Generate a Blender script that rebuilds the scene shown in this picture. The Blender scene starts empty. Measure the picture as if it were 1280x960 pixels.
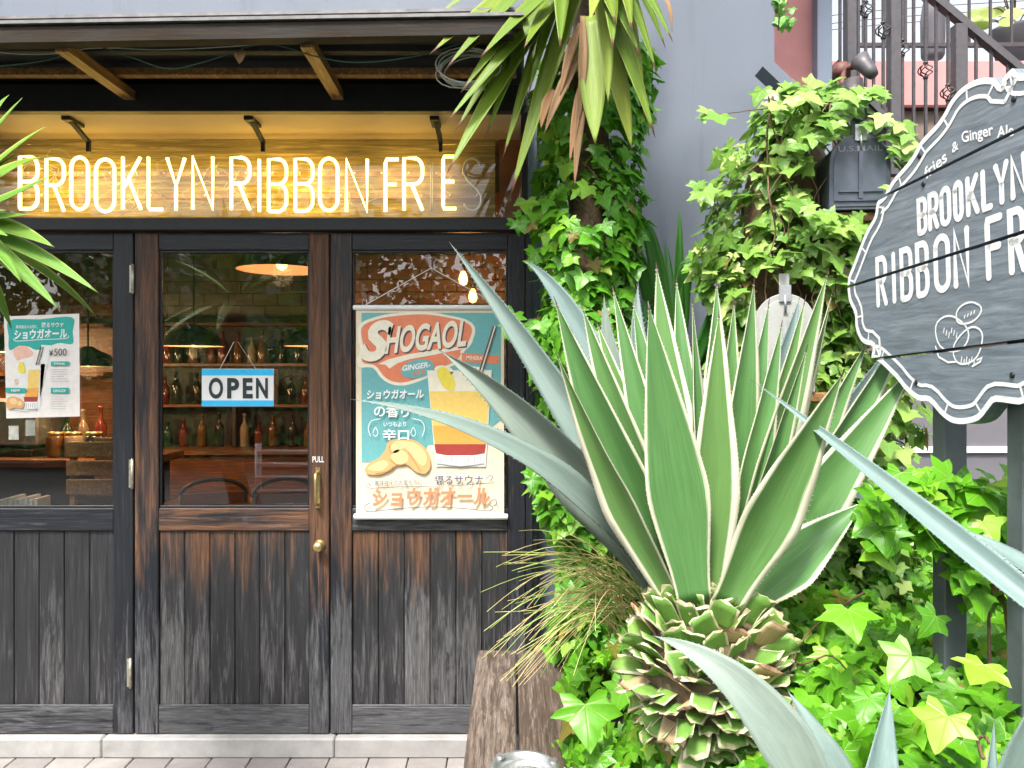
import bpy, bmesh, math, random
from mathutils import Vector, Matrix, noise as mnoise

S = bpy.context.scene
COL = S.collection
R = math.radians
FPX = 960.0            # focal length in pixels of the 1280 px wide photograph
HY = 466.0             # horizon row
EYE = 1.55

# ------------------------------------------------------------------ camera
cd = bpy.data.cameras.new('camera'); cam = bpy.data.objects.new('camera', cd); COL.objects.link(cam)
cd.sensor_width = 36.0; cd.lens = 36.0 * FPX / 1280.0
cd.shift_y = -(480.0 - HY) / 1280.0
cd.clip_start = 0.02; cd.clip_end = 600
cam.location = (0, 0, EYE); cam.rotation_euler = (R(90), 0, 0)
S.camera = cam

# ------------------------------------------------------------------ world, sun, exposure
SUN_EL, SUN_AZ = R(58), R(205)      # behind the camera, a little to the left
w = bpy.data.worlds.new('World'); S.world = w; w.use_nodes = True
nt = w.node_tree; nt.nodes.clear()
sky = nt.nodes.new('ShaderNodeTexSky'); sky.sky_type = 'NISHITA'; sky.sun_disc = False
sky.sun_elevation = SUN_EL; sky.sun_rotation = SUN_AZ
sky.air_density = 1.0; sky.dust_density = 4.0; sky.ozone_density = 1.0
hs = nt.nodes.new('ShaderNodeHueSaturation'); hs.inputs['Saturation'].default_value = 0.30
hs.inputs['Value'].default_value = 1.0
bg = nt.nodes.new('ShaderNodeBackground'); bg.inputs['Strength'].default_value = 0.125
wo = nt.nodes.new('ShaderNodeOutputWorld')
nt.links.new(sky.outputs[0], hs.inputs['Color']); nt.links.new(hs.outputs[0], bg.inputs[0]); nt.links.new(bg.outputs[0], wo.inputs[0])
sl = bpy.data.lights.new('sun', 'SUN'); so = bpy.data.objects.new('sun', sl); COL.objects.link(so)
sl.energy = 2.3; sl.angle = R(10); sl.color = (1.0, 0.96, 0.9)
sdir = Vector((math.sin(SUN_AZ) * math.cos(SUN_EL), math.cos(SUN_AZ) * math.cos(SUN_EL), math.sin(SUN_EL)))
so.rotation_euler = sdir.to_track_quat('Z', 'Y').to_euler(); so.location = (0, -3, 8)
S.view_settings.view_transform = 'Standard'; S.view_settings.look = 'None'
S.view_settings.exposure = 1.56; S.view_settings.gamma = 1.0
S.render.engine = 'CYCLES'
S.cycles.use_denoising = True
S.cycles.max_bounces = 6; S.cycles.diffuse_bounces = 3; S.cycles.glossy_bounces = 3; S.cycles.transmission_bounces = 4; S.cycles.transparent_max_bounces = 8; S.cycles.sample_clamp_indirect = 5.0
S.cycles.use_adaptive_sampling = True; S.cycles.adaptive_threshold = 0.03

# ------------------------------------------------------------------ helpers
def P(px, py, Y):
    return Vector(((px - 640.0) / FPX * Y, Y, EYE - (py - HY) / FPX * Y))

def smooth(a, b, x):
    t = max(0.0, min(1.0, (x - a) / (b - a))); return t * t * (3 - 2 * t)

def tag(o, label=None, cat=None, group=None, kind=None):
    if label: o['label'] = label
    if cat: o['category'] = cat
    if group: o['group'] = group
    if kind: o['kind'] = kind
    return o

def empty(name, loc=(0, 0, 0), label=None, cat=None, group=None):
    o = bpy.data.objects.new(name, None); o.location = loc; COL.objects.link(o); o.empty_display_size = 0.05
    return tag(o, label, cat, group)

def link(name, me, parent=None, loc=None, world=True):
    """world=True: mesh coordinates (or loc) are in world space; the child offset is worked out from its parent's location"""
    o = bpy.data.objects.new(name, me); COL.objects.link(o)
    l = Vector(loc) if loc is not None else Vector((0, 0, 0))
    if parent is not None:
        o.parent = parent
        if world:
            pl = Vector((0, 0, 0)); q = parent
            while q is not None: pl += q.location; q = q.parent
            l = l - pl
    o.location = l
    return o

class MB:
    def __init__(s): s.v = []; s.f = []; s.mi = []; s.uv = []; s.sm = []; s.ti = []; s.tint = 0.0
    def face(s, idx, uv=None, m=0, smooth_=False):
        s.f.append(idx); s.mi.append(m); s.uv.append(uv); s.sm.append(smooth_); s.ti.append(s.tint)
    def box(s, c, d, m=0, rot=None):
        b = len(s.v); c = Vector(c)
        for sx in (-.5, .5):
            for sy in (-.5, .5):
                for sz in (-.5, .5):
                    p = Vector((sx * d[0], sy * d[1], sz * d[2]))
                    if rot is not None: p = rot @ p
                    s.v.append(c + p)
        for q in ((0, 1, 3, 2), (4, 6, 7, 5), (0, 4, 5, 1), (2, 3, 7, 6), (0, 2, 6, 4), (1, 5, 7, 3)):
            s.face([b + i for i in q], None, m)
        return s
    def beam(s, a, b, w, h, m=0, up=(0, 0, 1)):
        a = Vector(a); b = Vector(b); t = (b - a); L = t.length; t.normalize()
        u = Vector(up); sd = t.cross(u)
        if sd.length < 1e-4: sd = t.cross(Vector((0, 1, 0)))
        sd.normalize(); u = sd.cross(t)
        rot = Matrix((sd, t, u)).transposed()
        return s.box((a + b) / 2, (w, L, h), m, rot)
    def tube(s, pts, r, n=8, m=0, cap=True, closed=False, sm=True):
        pts = [Vector(p) for p in pts]; k = len(pts)
        rs = r if isinstance(r, (list, tuple)) else [r] * k
        b = len(s.v); prev = None
        for i, p in enumerate(pts):
            if closed: t = pts[(i + 1) % k] - pts[i - 1]
            else: t = pts[min(i + 1, k - 1)] - pts[max(i - 1, 0)]
            if t.length < 1e-9: t = Vector((0, 0, 1))
            t.normalize()
            if prev is None:
                prev = Vector((0, 0, 1)) if abs(t.z) < .9 else Vector((1, 0, 0))
            nn = prev - t * prev.dot(t)
            if nn.length < 1e-6: nn = t.orthogonal()
            nn.normalize(); bb = t.cross(nn); prev = nn
            for j in range(n):
                a = 2 * math.pi * j / n
                s.v.append(p + (nn * math.cos(a) + bb * math.sin(a)) * rs[i])
        rng = k if closed else k - 1
        for i in range(rng):
            i2 = (i + 1) % k
            for j in range(n):
                j2 = (j + 1) % n
                s.face([b + i * n + j, b + i * n + j2, b + i2 * n + j2, b + i2 * n + j], None, m, sm)
        if cap and not closed:
            s.face([b + j for j in reversed(range(n))], None, m)
            s.face([b + (k - 1) * n + j for j in range(n)], None, m)
        return s
    def lathe(s, prof, c=(0, 0, 0), n=20, m=0, rot=None, cap=False):
        b = len(s.v); c = Vector(c)
        for (r, z) in prof:
            for j in range(n):
                a = 2 * math.pi * j / n
                p = Vector((r * math.cos(a), r * math.sin(a), z))
                if rot is not None: p = rot @ p
                s.v.append(c + p)
        for i in range(len(prof) - 1):
            for j in range(n):
                j2 = (j + 1) % n
                s.face([b + i * n + j, b + i * n + j2, b + (i + 1) * n + j2, b + (i + 1) * n + j], None, m, True)
        if cap:
            s.face([b + j for j in reversed(range(n))], None, m)
            s.face([b + (len(prof) - 1) * n + j for j in range(n)], None, m)
        return s
    def poly(s, pts, m=0):
        b = len(s.v); s.v += [Vector(p) for p in pts]; s.face(list(range(b, b + len(pts))), None, m); return s
    def mesh(s, name, mats, tint=False):
        me = bpy.data.meshes.new(name)
        me.from_pydata([tuple(v) for v in s.v], [], s.f)
        for m in (mats if isinstance(mats, (list, tuple)) else [mats]): me.materials.append(m)
        me.polygons.foreach_set('material_index', s.mi)
        me.polygons.foreach_set('use_smooth', s.sm)
        if any(u is not None for u in s.uv):
            uvl = me.uv_layers.new(name='UVMap'); fl = []
            for f, u in zip(s.f, s.uv):
                if u is None: fl += [0.0, 0.0] * len(f)
                else:
                    for q in u: fl += [q[0], q[1]]
            uvl.data.foreach_set('uv', fl)
        if tint:
            at = me.attributes.new('tint', 'FLOAT', 'FACE'); at.data.foreach_set('value', s.ti)
        me.update()
        return me
    def build(s, name, mats, parent=None, loc=None, tint=False):
        return link(name, s.mesh(name, mats, tint), parent, loc)

def recentred(mb, name, mats, parent=None):
    """build with the origin at the middle of the mesh, so object-space textures differ from piece to piece"""
    lo = Vector((min(v[i] for v in mb.v) for i in range(3))); hi = Vector((max(v[i] for v in mb.v) for i in range(3)))
    c = (lo + hi) / 2; mb.v = [v - c for v in mb.v]
    return link(name, mb.mesh(name, mats), parent, c)

def bevel_mesh(me, wdt=0.002, seg=1):
    bm = bmesh.new(); bm.from_mesh(me)
    bmesh.ops.bevel(bm, geom=list(bm.edges), offset=wdt, segments=seg, affect='EDGES', profile=.5)
    bm.to_mesh(me); bm.free(); me.update(); return me

BOXC = {}
def bbox(name, lo, hi, mat, parent=None, bev=0.002, color=None):
    """bevelled box between two world corners, its origin in its middle; alike boxes share a mesh"""
    lo = Vector(lo); hi = Vector(hi); d = hi - lo; c = (lo + hi) / 2
    key = (round(d.x, 4), round(d.y, 4), round(d.z, 4), mat.name, bev)
    me = BOXC.get(key)
    if me is None:
        me = MB().box((0, 0, 0), d).mesh(name, mat)
        if bev: bevel_mesh(me, min(bev, min(d) * .3))
        BOXC[key] = me
    o = link(name, me, parent, c)
    if color: o.color = color
    return o

# ------------------------------------------------------------------ materials
def newmat(name):
    m = bpy.data.materials.new(name); m.use_nodes = True; n = m.node_tree.nodes; n.clear()
    out = n.new('ShaderNodeOutputMaterial'); b = n.new('ShaderNodeBsdfPrincipled')
    m.node_tree.links.new(b.outputs[0], out.inputs[0])
    return m, m.node_tree, b, out

def mk(nt, kind, **kw):
    nd = nt.nodes.new(kind)
    for k, v in kw.items(): setattr(nd, k, v)
    return nd

def math_(nt, op, a, b=None, clamp=False):
    nd = nt.nodes.new('ShaderNodeMath'); nd.operation = op; nd.use_clamp = clamp
    for i, x in enumerate((a, b)):
        if x is None: continue
        if isinstance(x, (int, float)): nd.inputs[i].default_value = x
        else: nt.links.new(x, nd.inputs[i])
    return nd.outputs[0]

def ramp(nt, fac, stops, interp='LINEAR'):
    r = nt.nodes.new('ShaderNodeValToRGB'); r.color_ramp.interpolation = interp
    els = r.color_ramp.elements
    while len(els) < len(stops): els.new(0.5)
    for e, (p, c) in zip(els, stops):
        e.position = p; e.color = (*c, 1) if len(c) == 3 else c
    nt.links.new(fac, r.inputs[0]); return r.outputs[0]

def mixc(nt, fac, a, b, mode='MIX'):
    m = nt.nodes.new('ShaderNodeMix'); m.data_type = 'RGBA'; m.blend_type = mode
    for sock, x in ((m.inputs['Factor'], fac), (m.inputs['A'], a), (m.inputs['B'], b)):
        if sock.type == 'VALUE':
            if isinstance(x, (int, float)): sock.default_value = x
            else: nt.links.new(x, sock)
    ca = [i for i in m.inputs if i.type == 'RGBA']
    for sock, x in zip(ca, (a, b)):
        if isinstance(x, tuple): sock.default_value = (*x, 1)
        else: nt.links.new(x, sock)
    f = [i for i in m.inputs if i.type == 'VALUE'][0]
    if isinstance(fac, (int, float)): f.default_value = fac
    else: nt.links.new(fac, f)
    return [o for o in m.outputs if o.type == 'RGBA'][0]

def noise(nt, vec, scale, detail=4, rough=.55, dist=0.0):
    t = nt.nodes.new('ShaderNodeTexNoise'); t.inputs['Scale'].default_value = scale
    t.inputs['Detail'].default_value = detail; t.inputs['Roughness'].default_value = rough
    t.inputs['Distortion'].default_value = dist
    if vec is not None: nt.links.new(vec, t.inputs['Vector'])
    return t.outputs['Fac']

def coords(nt, kind='Object', scale=(1, 1, 1), rnd=False):
    tc = nt.nodes.new('ShaderNodeTexCoord'); v = tc.outputs[kind]
    if rnd:
        oi = nt.nodes.new('ShaderNodeObjectInfo')
        a = nt.nodes.new('ShaderNodeVectorMath'); a.operation = 'MULTIPLY_ADD'
        cb = nt.nodes.new('ShaderNodeCombineXYZ')
        for i in range(3): nt.links.new(oi.outputs['Random'], cb.inputs[i])
        nt.links.new(cb.outputs[0], a.inputs[0]); a.inputs[1].default_value = (37.1, 19.7, 53.3); nt.links.new(v, a.inputs[2]); v = a.outputs[0]
    mp = nt.nodes.new('ShaderNodeMapping'); mp.inputs['Scale'].default_value = scale
    nt.links.new(v, mp.inputs[0]); return mp.outputs[0]

def bump(nt, bsdf, h, strength=.3, dist=.004):
    b = nt.nodes.new('ShaderNodeBump'); b.inputs['Strength'].default_value = strength; b.inputs['Distance'].default_value = dist
    nt.links.new(h, b.inputs['Height']); nt.links.new(b.outputs[0], bsdf.inputs['Normal'])

def plain(name, col, rough=.6, metal=0.0, var=.12, nscale=30, bumpy=0.0, spec=.5, kind='Object'):
    m, nt, b, _ = newmat(name)
    n_ = noise(nt, coords(nt, kind, rnd=True), nscale, 5)
    c = ramp(nt, n_, [(.3, tuple(x * (1 - var) for x in col)), (.7, tuple(min(1, x * (1 + var)) for x in col))])
    nt.links.new(c, b.inputs['Base Color'])
    b.inputs['Roughness'].default_value = rough; b.inputs['Metallic'].default_value = metal
    b.inputs['Specular IOR Level'].default_value = spec
    if bumpy: bump(nt, b, n_, bumpy, .003)
    return m

def wood_mat(name, axis, paint=(.011, .0135, .019), grey=(.095, .096, .102), worn=(.150, .068, .032), rough=.62, grainstr=.5, zr=None):
    """weathered painted wood; object colour R = how far the paint is worn to brown wood, G = grey chalky scuffing;
    zr = heights (object space) between which the wear grows and the scuffing fades"""
    m, nt, b, _ = newmat(name)
    gs = [28, 28, 28]; gs[axis] = 1.4
    g = noise(nt, coords(nt, 'Object', tuple(gs), True), 3.0, 6, .68, .6)           # grain
    ms = [9, 9, 9]; ms[axis] = 1.5
    mk1 = noise(nt, coords(nt, 'Object', tuple(ms), True), 1.6, 5, .62, .4)          # wear mask
    ss = [11, 11, 11]; ss[axis] = 1.5
    mk2 = noise(nt, coords(nt, 'Object', tuple(ss), True), 2.4, 7, .72, 1.4)         # scuffs
    fine = noise(nt, coords(nt, 'Object', tuple(x * 2.2 for x in gs), True), 4.0, 3, .6)
    oi = nt.nodes.new('ShaderNodeObjectInfo'); sep = nt.nodes.new('ShaderNodeSeparateColor'); nt.links.new(oi.outputs['Color'], sep.inputs[0])
    wr, sf = sep.outputs[0], sep.outputs[1]
    if zr:
        tc = nt.nodes.new('ShaderNodeTexCoord'); sp = nt.nodes.new('ShaderNodeSeparateXYZ'); nt.links.new(tc.outputs['Object'], sp.inputs[0])
        mr = nt.nodes.new('ShaderNodeMapRange'); mr.inputs[1].default_value = zr[0]; mr.inputs[2].default_value = zr[1]; nt.links.new(sp.outputs[2], mr.inputs[0])
        wr = math_(nt, 'MULTIPLY', wr, math_(nt, 'ADD', math_(nt, 'MULTIPLY', mr.outputs[0], 1.05), .12))
        sf = math_(nt, 'MULTIPLY', sf, math_(nt, 'SUBTRACT', 1.35, math_(nt, 'MULTIPLY', mr.outputs[0], .8)))
    base = ramp(nt, g, [(.30, tuple(x * .4 for x in paint)), (.55, paint), (.78, tuple(x * 2.6 for x in paint))])
    gcol = ramp(nt, fine, [(.25, tuple(x * .30 for x in grey)), (.6, grey), (.8, tuple(x * 2.2 for x in grey))])
    wcol = ramp(nt, g, [(.28, (.02, .012, .009)), (.45, tuple(x * .5 for x in worn)), (.62, worn), (.8, tuple(x * 1.9 + .02 for x in worn))])
    f2 = math_(nt, 'MULTIPLY', math_(nt, 'SUBTRACT', math_(nt, 'ADD', math_(nt, 'MULTIPLY', mk2, .62), math_(nt, 'MULTIPLY', g, .38)), math_(nt, 'SUBTRACT', .72, math_(nt, 'MULTIPLY', sf, .36))), 8.0, True)
    f1 = math_(nt, 'MULTIPLY', math_(nt, 'SUBTRACT', math_(nt, 'ADD', math_(nt, 'MULTIPLY', mk1, .62), math_(nt, 'MULTIPLY', g, .38)), math_(nt, 'SUBTRACT', .76, math_(nt, 'MULTIPLY', wr, .42))), 6.0, True)
    c = mixc(nt, f2, base, gcol); c = mixc(nt, f1, c, wcol)
    nt.links.new(c, b.inputs['Base Color'])
    rr = math_(nt, 'ADD', math_(nt, 'MULTIPLY', f1, .2), rough - .12); nt.links.new(rr, b.inputs['Roughness'])
    hh = math_(nt, 'ADD', g, math_(nt, 'MULTIPLY', f1, -.25)); bump(nt, b, hh, grainstr, .004)
    return m

def emit_mat(name, col, st):
    m, nt, b, _ = newmat(name)
    b.inputs['Base Color'].default_value = (*col, 1); b.inputs['Emission Color'].default_value = (*col, 1); b.inputs['Emission Strength'].default_value = st
    return m

def glass_mat(name, ior=1.6, tint=(1, 1, 1), wob=0.0):
    m = bpy.data.materials.new(name); m.use_nodes = True; nt = m.node_tree; nt.nodes.clear()
    out = nt.nodes.new('ShaderNodeOutputMaterial'); mx = nt.nodes.new('ShaderNodeMixShader')
    f0 = ((ior - 1) / (ior + 1)) ** 2
    ge = nt.nodes.new('ShaderNodeNewGeometry'); dp = nt.nodes.new('ShaderNodeVectorMath'); dp.operation = 'DOT_PRODUCT'
    nt.links.new(ge.outputs['Normal'], dp.inputs[0]); nt.links.new(ge.outputs['Incoming'], dp.inputs[1])
    om = math_(nt, 'SUBTRACT', 1.0, math_(nt, 'ABSOLUTE', dp.outputs['Value']), True)
    rf_ = math_(nt, 'ADD', math_(nt, 'MULTIPLY', math_(nt, 'POWER', om, 5.0), 1 - f0), f0)
    tr = nt.nodes.new('ShaderNodeBsdfTransparent'); tr.inputs[0].default_value = (*tint, 1)
    gl = nt.nodes.new('ShaderNodeBsdfGlossy'); gl.inputs['Roughness'].default_value = 0.0
    if wob:
        bp = nt.nodes.new('ShaderNodeBump'); bp.inputs['Strength'].default_value = wob; bp.inputs['Distance'].default_value = .01
        nt.links.new(noise(nt, coords(nt, 'Object'), 2.2, 1), bp.inputs['Height']); nt.links.new(bp.outputs[0], gl.inputs['Normal'])
    nt.links.new(rf_, mx.inputs[0]); nt.links.new(tr.outputs[0], mx.inputs[1]); nt.links.new(gl.outputs[0], mx.inputs[2]); nt.links.new(mx.outputs[0], out.inputs[0])
    return m

M = {}
M['wood_v'] = wood_mat('painted_wood_vertical', 2, zr=(-.75, -.25))
M['wood_h'] = wood_mat('painted_wood_horizontal', 0)
M['board'] = wood_mat('panel_board_wood', 2, paint=(.025, .0255, .028), grey=(.115, .114, .116), worn=(.150, .070, .034), grainstr=.9, zr=(-.16, .32))
M['awning_wood'] = wood_mat('awning_beam_wood', 0, paint=(.014, .010, .007), grey=(.034, .025, .017), worn=(.040, .024, .012), rough=.9, grainstr=.8)
M['rafter_wood'] = wood_mat('rafter_wood', 1, paint=(.26, .13, .045), grey=(.30, .17, .07), worn=(.32, .15, .05))
M['bench_wood'] = wood_mat('bench_plank_wood', 1, paint=(.095, .066, .050), grey=(.24, .19, .155), worn=(.19, .105, .06), rough=.75, grainstr=.9)
M['wood_in'] = wood_mat('indoor_wood', 0, paint=(.17, .065, .025), grey=(.2, .09, .04), worn=(.22, .09, .03), rough=.5)
M['black'] = plain('black_paint', (.012, .013, .016), .5, var=.3)
M['black_in'] = plain('black_indoor_paint', (.015, .014, .013), .5, var=.3)
M['deck'] = plain('dark_roof_deck', (.02, .02, .022), .8, var=.4, nscale=12)
M['roofing'] = plain('grey_roofing_sheet', (.17, .165, .165), .55, .3, var=.3, nscale=20, bumpy=.2)
M['soffit'] = plain('tan_soffit_board', (.42, .32, .20), .6, var=.1, nscale=3)
M['plaster'] = None
M['metal'] = plain('galvanised_metal', (.45, .46, .47), .4, .8, var=.15, nscale=25)
M['steel'] = plain('brushed_steel', (.62, .63, .65), .3, .9, var=.08)
M['brass'] = plain('worn_brass', (.60, .47, .22), .35, .9, var=.25, nscale=60)
M['hinge'] = plain('nickel_hinge', (.50, .47, .38), .42, .8, var=.25, nscale=60)
M['white'] = plain('white_plastic', (.80, .80, .80), .4, var=.03)
M['string'] = plain('white_string', (.75, .74, .7), .8)
M['wire_green'] = plain('green_wire', (.03, .09, .06), .6)
M['wire_white'] = plain('pale_cable', (.42, .45, .42), .6)
M['glass'] = glass_mat('window_glass', 1.95, (.92, .95, .94), .012)
M['rail_clear'] = plain('amber_plastic_rail', (.36, .22, .07), .25)
M['glass_clear'] = glass_mat('clear_sheet', 1.45)
M['iron'] = plain('painted_iron', (.085, .075, .078), .45, .4, var=.25, nscale=50)
M['iron_grey'] = plain('grey_painted_steel', (.105, .098, .104), .5, .3, var=.15)
M['pink'] = plain('pink_plaster', (.60, .27, .26), .8, var=.08, nscale=5)
M['brown_wall'] = plain('brown_wall_paint', (.22, .165, .135), .8, var=.1, nscale=6)
M['bluegrey'] = plain('blue_grey_steel', (.22, .26, .33), .5, .1, var=.06, nscale=4)
M['grey_dark'] = plain('dark_grey_cladding', (.15, .145, .16), .6, var=.08, nscale=4)
M['grey_post'] = plain('slate_post_paint', (.085, .10, .11), .6, var=.2, nscale=20)
M['soil'] = plain('dark_soil', (.030, .022, .014), .95, var=.5, nscale=40, bumpy=.6)
M['planter'] = plain('planter_board', (.035, .03, .028), .8, var=.4, nscale=14)
M['stem'] = plain('ivy_stem', (.13, .075, .04), .8, var=.4, nscale=60)
M['straw_core'] = plain('fibrous_stump', (.10, .07, .04), .9, var=.55, nscale=45, bumpy=.9)
M['bark'] = plain('fibrous_bark', (.14, .09, .055), .9, var=.55, nscale=45, bumpy=.9)
M['tile_in'] = plain('beige_wall_tile', (.33, .30, .26), .3, var=.12, nscale=2)
M['brick_in'] = plain('red_glazed_brick', (.28, .10, .045), .45, var=.3, nscale=6)
M['grout'] = plain('dark_grout', (.05, .042, .036), .9)
M['room'] = plain('brown_room_paint', (.14, .075, .042), .7, var=.2, nscale=2)
M['room_floor'] = plain('dark_room_floor', (.06, .045, .035), .5)
M['card'] = plain('white_card', (.7, .68, .62), .7)
M['leather'] = plain('brown_leather', (.20, .06, .02), .4)
M['bulb'] = emit_mat('lit_bulb', (1.0, .40, .09), 5.0)
M['lamp_in'] = plain('copper_shade_lining', (.75, .42, .28), .4, var=.05)
M['lamp_out'] = plain('dark_green_shade', (.02, .045, .035), .35)

def plaster():
    m, nt, b, _ = newmat('grey_blue_render')
    v = coords(nt, 'Object')
    n1 = noise(nt, v, 1.3, 4, .5); n2 = noise(nt, v, 120, 2, .5); n3 = noise(nt, coords(nt, 'Object', (14, 14, 1.2)), 1.0, 5, .6)
    c = ramp(nt, n1, [(.3, (.128, .150, .190)), (.7, (.156, .178, .218))])
    c = mixc(nt, math_(nt, 'MULTIPLY', math_(nt, 'SUBTRACT', n3, .55), 3.2, True), c, (.100, .118, .150))
    nt.links.new(c, b.inputs['Base Color']); b.inputs['Roughness'].default_value = .6; bump(nt, b, n2, .12, .002)
    return m
M['plaster'] = plaster()

def stone_mat(name, col, var=.25, nscale=8):
    m, nt, b, _ = newmat(name)
    v = coords(nt, 'Object', rnd=True)
    n1 = noise(nt, v, nscale, 8, .65); n2 = noise(nt, v, 90, 3, .6)
    c = ramp(nt, n1, [(.25, tuple(x * (1 - var) for x in col)), (.55, col), (.8, tuple(min(1, x * (1 + var)) for x in col))])
    oi = nt.nodes.new('ShaderNodeObjectInfo')
    c = mixc(nt, math_(nt, 'MULTIPLY', oi.outputs['Random'], .6), c, tuple(x * .5 for x in col))
    nt.links.new(c, b.inputs['Base Color']); b.inputs['Roughness'].default_value = .85; bump(nt, b, n2, .3, .002)
    return m
M['paver'] = stone_mat('concrete_paver', (.29, .265, .25))
M['asphalt'] = stone_mat('asphalt', (.06, .06, .06))
M['threshold'] = stone_mat('pale_threshold_stone', (.42, .41, .395), .38, 7)
M['plywood'] = wood_mat('plywood_back', 0, paint=(.38, .285, .12), grey=(.44, .34, .16), worn=(.34, .24, .10), grainstr=.2)

# ---- leaf materials (UV: u across the blade 0..1, v along it 0..1)
def blade_mat(name, core, margin, marg_at, tip, underside=None, bloom=0.0, streak=.25, tip_at=.965, rough=.45, transl=.15, dry=None):
    m, nt, b, out = newmat(name)
    uvn = nt.nodes.new('ShaderNodeUVMap'); sp = nt.nodes.new('ShaderNodeSeparateXYZ'); nt.links.new(uvn.outputs[0], sp.inputs[0])
    oi = nt.nodes.new('ShaderNodeObjectInfo')
    off = nt.nodes.new('ShaderNodeVectorMath'); off.operation = 'MULTIPLY_ADD'
    cb = nt.nodes.new('ShaderNodeCombineXYZ'); nt.links.new(oi.outputs['Random'], cb.inputs[0]); nt.links.new(oi.outputs['Random'], cb.inputs[1])
    nt.links.new(cb.outputs[0], off.inputs[0]); off.inputs[1].default_value = (13.1, 7.7, 0); nt.links.new(uvn.outputs[0], off.inputs[2])
    mp = nt.nodes.new('ShaderNodeMapping'); mp.inputs['Scale'].default_value = (22, 1.6, 1); nt.links.new(off.outputs[0], mp.inputs[0])
    st = noise(nt, mp.outputs[0], 2.0, 5, .6)
    mp2 = nt.nodes.new('ShaderNodeMapping'); mp2.inputs['Scale'].default_value = (2.5, 5, 1); nt.links.new(off.outputs[0], mp2.inputs[0])
    bl = noise(nt, mp2.outputs[0], 2.0, 5, .6)
    c = ramp(nt, st, [(.25, tuple(x * (1 - streak) for x in core)), (.75, tuple(x * (1 + streak) for x in core))])
    c = mixc(nt, math_(nt, 'MULTIPLY', bl, .5 * streak * 2), c, tuple(min(1, x * 1.35 + .01) for x in core))
    # random lighter / yellower blades
    c = mixc(nt, math_(nt, 'MULTIPLY', math_(nt, 'SUBTRACT', oi.outputs['Random'], .45), .45, True), c, (core[0] * 2.1 + .03, core[1] * 1.35 + .03, core[2] * .95))
    u = math_(nt, 'ABSOLUTE', math_(nt, 'SUBTRACT', sp.outputs[0], .5))
    if margin and marg_at < .88:
        ed = math_(nt, 'ADD', u, math_(nt, 'MULTIPLY', math_(nt, 'SUBTRACT', st, .5), .10))
        ed = math_(nt, 'ADD', ed, math_(nt, 'MULTIPLY', math_(nt, 'SUBTRACT', oi.outputs['Random'], .5), .09))
        f = math_(nt, 'MULTIPLY', math_(nt, 'SUBTRACT', ed, marg_at * .5), 28.0, True)
        mc = ramp(nt, bl, [(.3, tuple(x * .86 for x in margin)), (.6, margin)])
        c = mixc(nt, f, c, mc)
        # brown rim in patches
        f = math_(nt, 'MULTIPLY', math_(nt, 'MULTIPLY', math_(nt, 'SUBTRACT', u, .468), 60.0, True), math_(nt, 'MULTIPLY', math_(nt, 'SUBTRACT', bl, .54), 5.0, True))
        c = mixc(nt, f, c, (.36, .17, .10))
    if dry:
        f = math_(nt, 'MULTIPLY', math_(nt, 'SUBTRACT', math_(nt, 'ADD', sp.outputs[1], math_(nt, 'MULTIPLY', bl, .25)), dry), 9.0, True)
        c = mixc(nt, f, c, (.30, .15, .075))
    f = math_(nt, 'MULTIPLY', math_(nt, 'SUBTRACT', sp.outputs[1], tip_at), 60.0, True); c = mixc(nt, f, c, tip)
    if bloom:
        mp3 = nt.nodes.new('ShaderNodeMapping'); mp3.inputs['Scale'].default_value = (3, 3.5, 1); nt.links.new(off.outputs[0], mp3.inputs[0])
        b3 = noise(nt, mp3.outputs[0], 1.6, 6, .65, .8)
        c = mixc(nt, math_(nt, 'MULTIPLY', math_(nt, 'SUBTRACT', b3, .46), 4.0 * bloom, True), c, tuple(x * .42 for x in core))
        c = mixc(nt, math_(nt, 'MULTIPLY', math_(nt, 'SUBTRACT', st, .56), 3.0 * bloom, True), c, tuple(min(1, x * 1.5 + .03) for x in core))
    mp4 = nt.nodes.new('ShaderNodeMapping'); mp4.inputs['Scale'].default_value = (7, 26, 1); nt.links.new(off.outputs[0], mp4.inputs[0])
    sc4 = noise(nt, mp4.outputs[0], 1.0, 3, .5)
    c = mixc(nt, math_(nt, 'MULTIPLY', math_(nt, 'SUBTRACT', sc4, .735), 14.0, True), c, (.20, .11, .05))
    nt.links.new(c, b.inputs['Base Color'])
    b.inputs['Roughness'].default_value = rough; b.inputs['Specular IOR Level'].default_value = .4
    bump(nt, b, st, .15, .002)
    if transl:
        tr = nt.nodes.new('ShaderNodeBsdfTranslucent'); nt.links.new(c, tr.inputs[0])
        mx = nt.nodes.new('ShaderNodeMixShader'); mx.inputs[0].default_value = transl
        nt.links.new(b.outputs[0], mx.inputs[1]); nt.links.new(tr.outputs[0], mx.inputs[2]); nt.links.new(mx.outputs[0], out.inputs[0])
    return m
M['agave_var'] = blade_mat('variegated_agave_leaf', (.100, .235, .072), (.78, .76, .58), .76, (.06, .026, .022), streak=.30, tip_at=.955, rough=.34, bloom=.18)
M['agave_blue'] = blade_mat('glaucous_agave_leaf', (.150, .222, .205), (.34, .42, .39), .90, (.07, .045, .03), streak=.20, tip_at=.975, rough=.50, transl=.05, bloom=.30)
M['agave_stub'] = blade_mat('cut_agave_stub', (.13, .27, .05), (.62, .57, .38), .78, (.46, .40, .25), streak=.25, tip_at=.975, dry=1.12, transl=.05)
M['agave_stub_dry'] = blade_mat('withered_agave_stub', (.36, .26, .14), (.58, .48, .31), .76, (.26, .16, .09), streak=.5, tip_at=.93, transl=.0, rough=.8)
M['yucca'] = blade_mat('yucca_leaf', (.135, .235, .014), (.30, .36, .06), .86, (.16, .07, .04), streak=.3, tip_at=.93, dry=1.10, transl=.3)
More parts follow.
